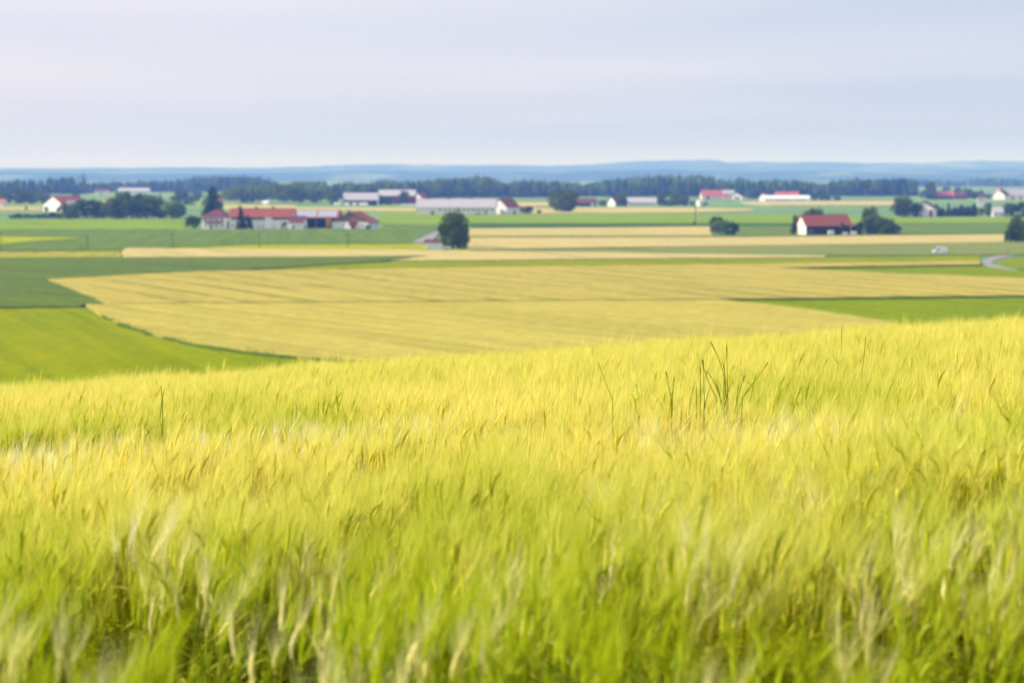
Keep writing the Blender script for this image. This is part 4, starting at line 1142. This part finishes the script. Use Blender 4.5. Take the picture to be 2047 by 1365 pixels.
a_ = me.attributes.new('ripe', 'FLOAT', 'POINT'); a_.data.foreach_set('value', ripe.astype(np.float32))
a_ = me.attributes.new('straw', 'FLOAT', 'POINT'); a_.data.foreach_set('value', straw.astype(np.float32))
a_ = me.attributes.new('pick', 'INT', 'POINT'); a_.data.foreach_set('value', np.where(rng.uniform(size=N) < 0.08 + 0.34 * near, rng.integers(NV, NV + 6, N), rng.integers(0, NV, N)).astype(np.int32))
barley = link_mesh('barley', me)
tag(barley, 'yellow green bearded barley filling the foreground hillside', 'barley', None, 'stuff')
ng_ = bpy.data.node_groups.new('barley_stand', 'GeometryNodeTree')
ng_.interface.new_socket('Geometry', in_out='INPUT', socket_type='NodeSocketGeometry')
ng_.interface.new_socket('Geometry', in_out='OUTPUT', socket_type='NodeSocketGeometry')
gi, go = ng_.nodes.new('NodeGroupInput'), ng_.nodes.new('NodeGroupOutput')
ci = ng_.nodes.new('GeometryNodeCollectionInfo')
ci.inputs['Collection'].default_value = proto
ci.inputs['Separate Children'].default_value = True
ci.inputs['Reset Children'].default_value = True
ip = ng_.nodes.new('GeometryNodeInstanceOnPoints')
ip.inputs['Pick Instance'].default_value = True
def named(nm, ty):
    q = ng_.nodes.new('GeometryNodeInputNamedAttribute'); q.data_type = ty; q.inputs['Name'].default_value = nm
    return q.outputs['Attribute']
L = ng_.links.new
L(gi.outputs[0], ip.inputs['Points']); L(ci.outputs[0], ip.inputs['Instance'])
L(named('pick', 'INT'), ip.inputs['Instance Index'])
e2r = ng_.nodes.new('FunctionNodeEulerToRotation'); L(named('rot', 'FLOAT_VECTOR'), e2r.inputs[0])
L(e2r.outputs[0], ip.inputs['Rotation']); L(named('scl', 'FLOAT'), ip.inputs['Scale'])
L(ip.outputs[0], go.inputs[0])
md = barley.modifiers.new('stand', 'NODES'); md.node_group = ng_

# soil sheet under the standing barley, and the closed canopy of the same field farther down the hill
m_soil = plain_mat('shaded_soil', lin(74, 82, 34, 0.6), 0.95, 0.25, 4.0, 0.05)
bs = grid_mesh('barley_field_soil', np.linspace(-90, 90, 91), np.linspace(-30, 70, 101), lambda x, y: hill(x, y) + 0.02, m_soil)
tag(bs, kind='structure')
m_can = field_mat('barley_canopy', lin(226, 208, 96, K), lin(205, 192, 70, K), None, 0.3, 0.6, fine=0.2, pscale=0.5)
cn = grid_mesh('barley_field_slope', np.linspace(-150, 150, 101), np.linspace(44, 170, 64), lambda x, y: hill(x, y) + 0.62, m_can)
tag(cn, kind='structure')

# ------------------------------------------------------------------ wild grass standing above the barley
m_weed = leaf_mat('wild_grass', (0.26, 0.34, 0.02, 1), (0.42, 0.48, 0.04, 1), 0.45, 8.0)
m_spike = leaf_mat('grass_spike', (0.24, 0.26, 0.03, 1), (0.36, 0.36, 0.06, 1), 0.35, 8.0)
def weed(name, label, d, stems, leaves=(), group=None, base=None):
    """stems: (foot px, tip px, tip py, bow); leaves: (x0, y0, x1, y1, half width m)"""
    bx = base or stems[0][0]
    foot = at_depth(bx, 800, d)
    g0 = Vector((foot.x, foot.y, float(hill(foot.x, foot.y))))
    o = empty(name, g0); tag(o, label, 'weed', group)
    for (fx, tx, ty, bow) in stems:
        t = at_depth(tx, ty, d)
        f = at_depth(fx, 800, d)
        t.y += random.uniform(-.15, .15)
        gnd = Vector((f.x * 0.6 + foot.x * 0.4 + (f.x - t.x) * 0.12, f.y, 0)); gnd.z = float(hill(gnd.x, gnd.y))
        q = []
        for i in range(8):
            u = i / 7
            w_ = (i - 1) / 6
            q.append((gnd if i == 0 else f.lerp(t, w_)) - g0 + Vector((bow * math.sin(math.pi * u), 0, 0.025 * math.sin(math.pi * u) * abs(tx - fx) / 40)))
        st = MB().tube(q, [.0024, .0023, .0022, .002, .0018, .0016, .0013, .0007], 5).build('stem', m_weed, o)
        sp = q[5:]
        MB().tube([q[5].lerp(q[6], .2), q[6], q[6].lerp(q[7], .6), q[7]], [.0014, .0027, .0024, .0007], 6).build('spike', m_spike, st)
    for (x0, y0, x1, y1, hw) in leaves:
        a, c = at_depth(x0 + (x0 - x1) * 0.4, y0 + 30, d), at_depth(x1, y1, d)
        b = MB(); vs = []; k = 7
        for i in range(k):
            u = i / (k - 1)
            q = a.lerp(c, u) - g0 + Vector((0, 0.05 * u, 0.035 * math.sin(math.pi * u)))
            w = hw * math.sin(math.pi * min(1, .18 + .82 * u) ** .8) + .0006
            sd = Vector((.8, .35, .25)).normalized() * w
            vs += [q - sd, q + sd + Vector((0, 0, w * .5))]
        b.add(vs, [(2 * i, 2 * i + 1, 2 * i + 3, 2 * i + 2) for i in range(k - 1)])
        b.build('blade', m_weed, o)
weed('weed_plant', 'tallest wild grass tuft with two long spikes standing above the barley', 10.9, [(1448, 1416, 678, .02), (1455, 1451, 685, .0), (1446, 1444, 722, .01), (1436, 1402, 716, -.02)],
     [(1440, 800, 1428, 755, .0026), (1447, 790, 1450, 748, .0024), (1438, 795, 1410, 740, .0024), (1452, 800, 1468, 765, .0026)])
weed('weed_plant', 'wild grass fanning right beside the tallest tuft', 10.8, [(1478, 1534, 722, .03), (1474, 1484, 745, .0)], [(1473, 800, 1483, 764, .0026), (1506, 775, 1522, 738, .0026), (1485, 798, 1514, 774, .0026)])
weed('weed_plant', 'wild grass leaning left of the tallest tuft', 10.8, [(1400, 1397, 730, .0), (1408, 1410, 722, .0)], [(1382, 800, 1395, 760, .0024), (1393, 808, 1394, 772, .0026), (1412, 806, 1430, 762, .0026)])
weed('weed_plant', 'small forked wild grass plant between lone stalk and tuft', 10.8, [(1342, 1330, 740, .0), (1344, 1349, 754, .0)], [(1340, 808, 1350, 776, .0024)])
weed('weed_plant', 'lone slanting wild grass stalk left of the tuft', 10.5, [(1226, 1198, 728, -.01)])
weed('weed_plant', 'short wild grass stalk right of the lone slanting stalk', 10.5, [(1278, 1273, 770, 0)], [(1272, 812, 1262, 790, .0024)])
weed('weed_plant', 'dark upright grass spike in the left barley below the meadow', 11.9, [(325, 326, 768, 0)], [(322, 810, 328, 775, .0026)])
weed('weed_plant', 'thin wild grass stalk near the right crest of the barley', 16.8, [(1680, 1688, 652, 0)])
weed('weed_plant', 'short slanting grass spike at the right of the barley crest', 14.0, [(1718, 1736, 672, 0)])

# ------------------------------------------------------------------ haze: even air over the whole plain
hzm = bpy.data.materials.new('haze_air'); hzm.use_nodes = True
nt = hzm.node_tree; nt.nodes.clear()
ho = nt.nodes.new('ShaderNodeOutputMaterial'); pv = nt.nodes.new('ShaderNodeVolumePrincipled')
pv.inputs['Color'].default_value = (0.20, 0.38, 1.0, 1)
pv.inputs['Absorption Color'].default_value = (1, 1, 1, 1)
pv.inputs['Density'].default_value = 1.2e-4
pv.inputs['Anisotropy'].default_value = 0.0
nt.links.new(pv.outputs[0], ho.inputs['Volume'])
hz = MB().box(-8900, 8900, -380, 25500, -2.5, 190).build('haze', hzm)
tag(hz, 'pale blue air haze over the whole plain', 'haze', None, 'stuff')
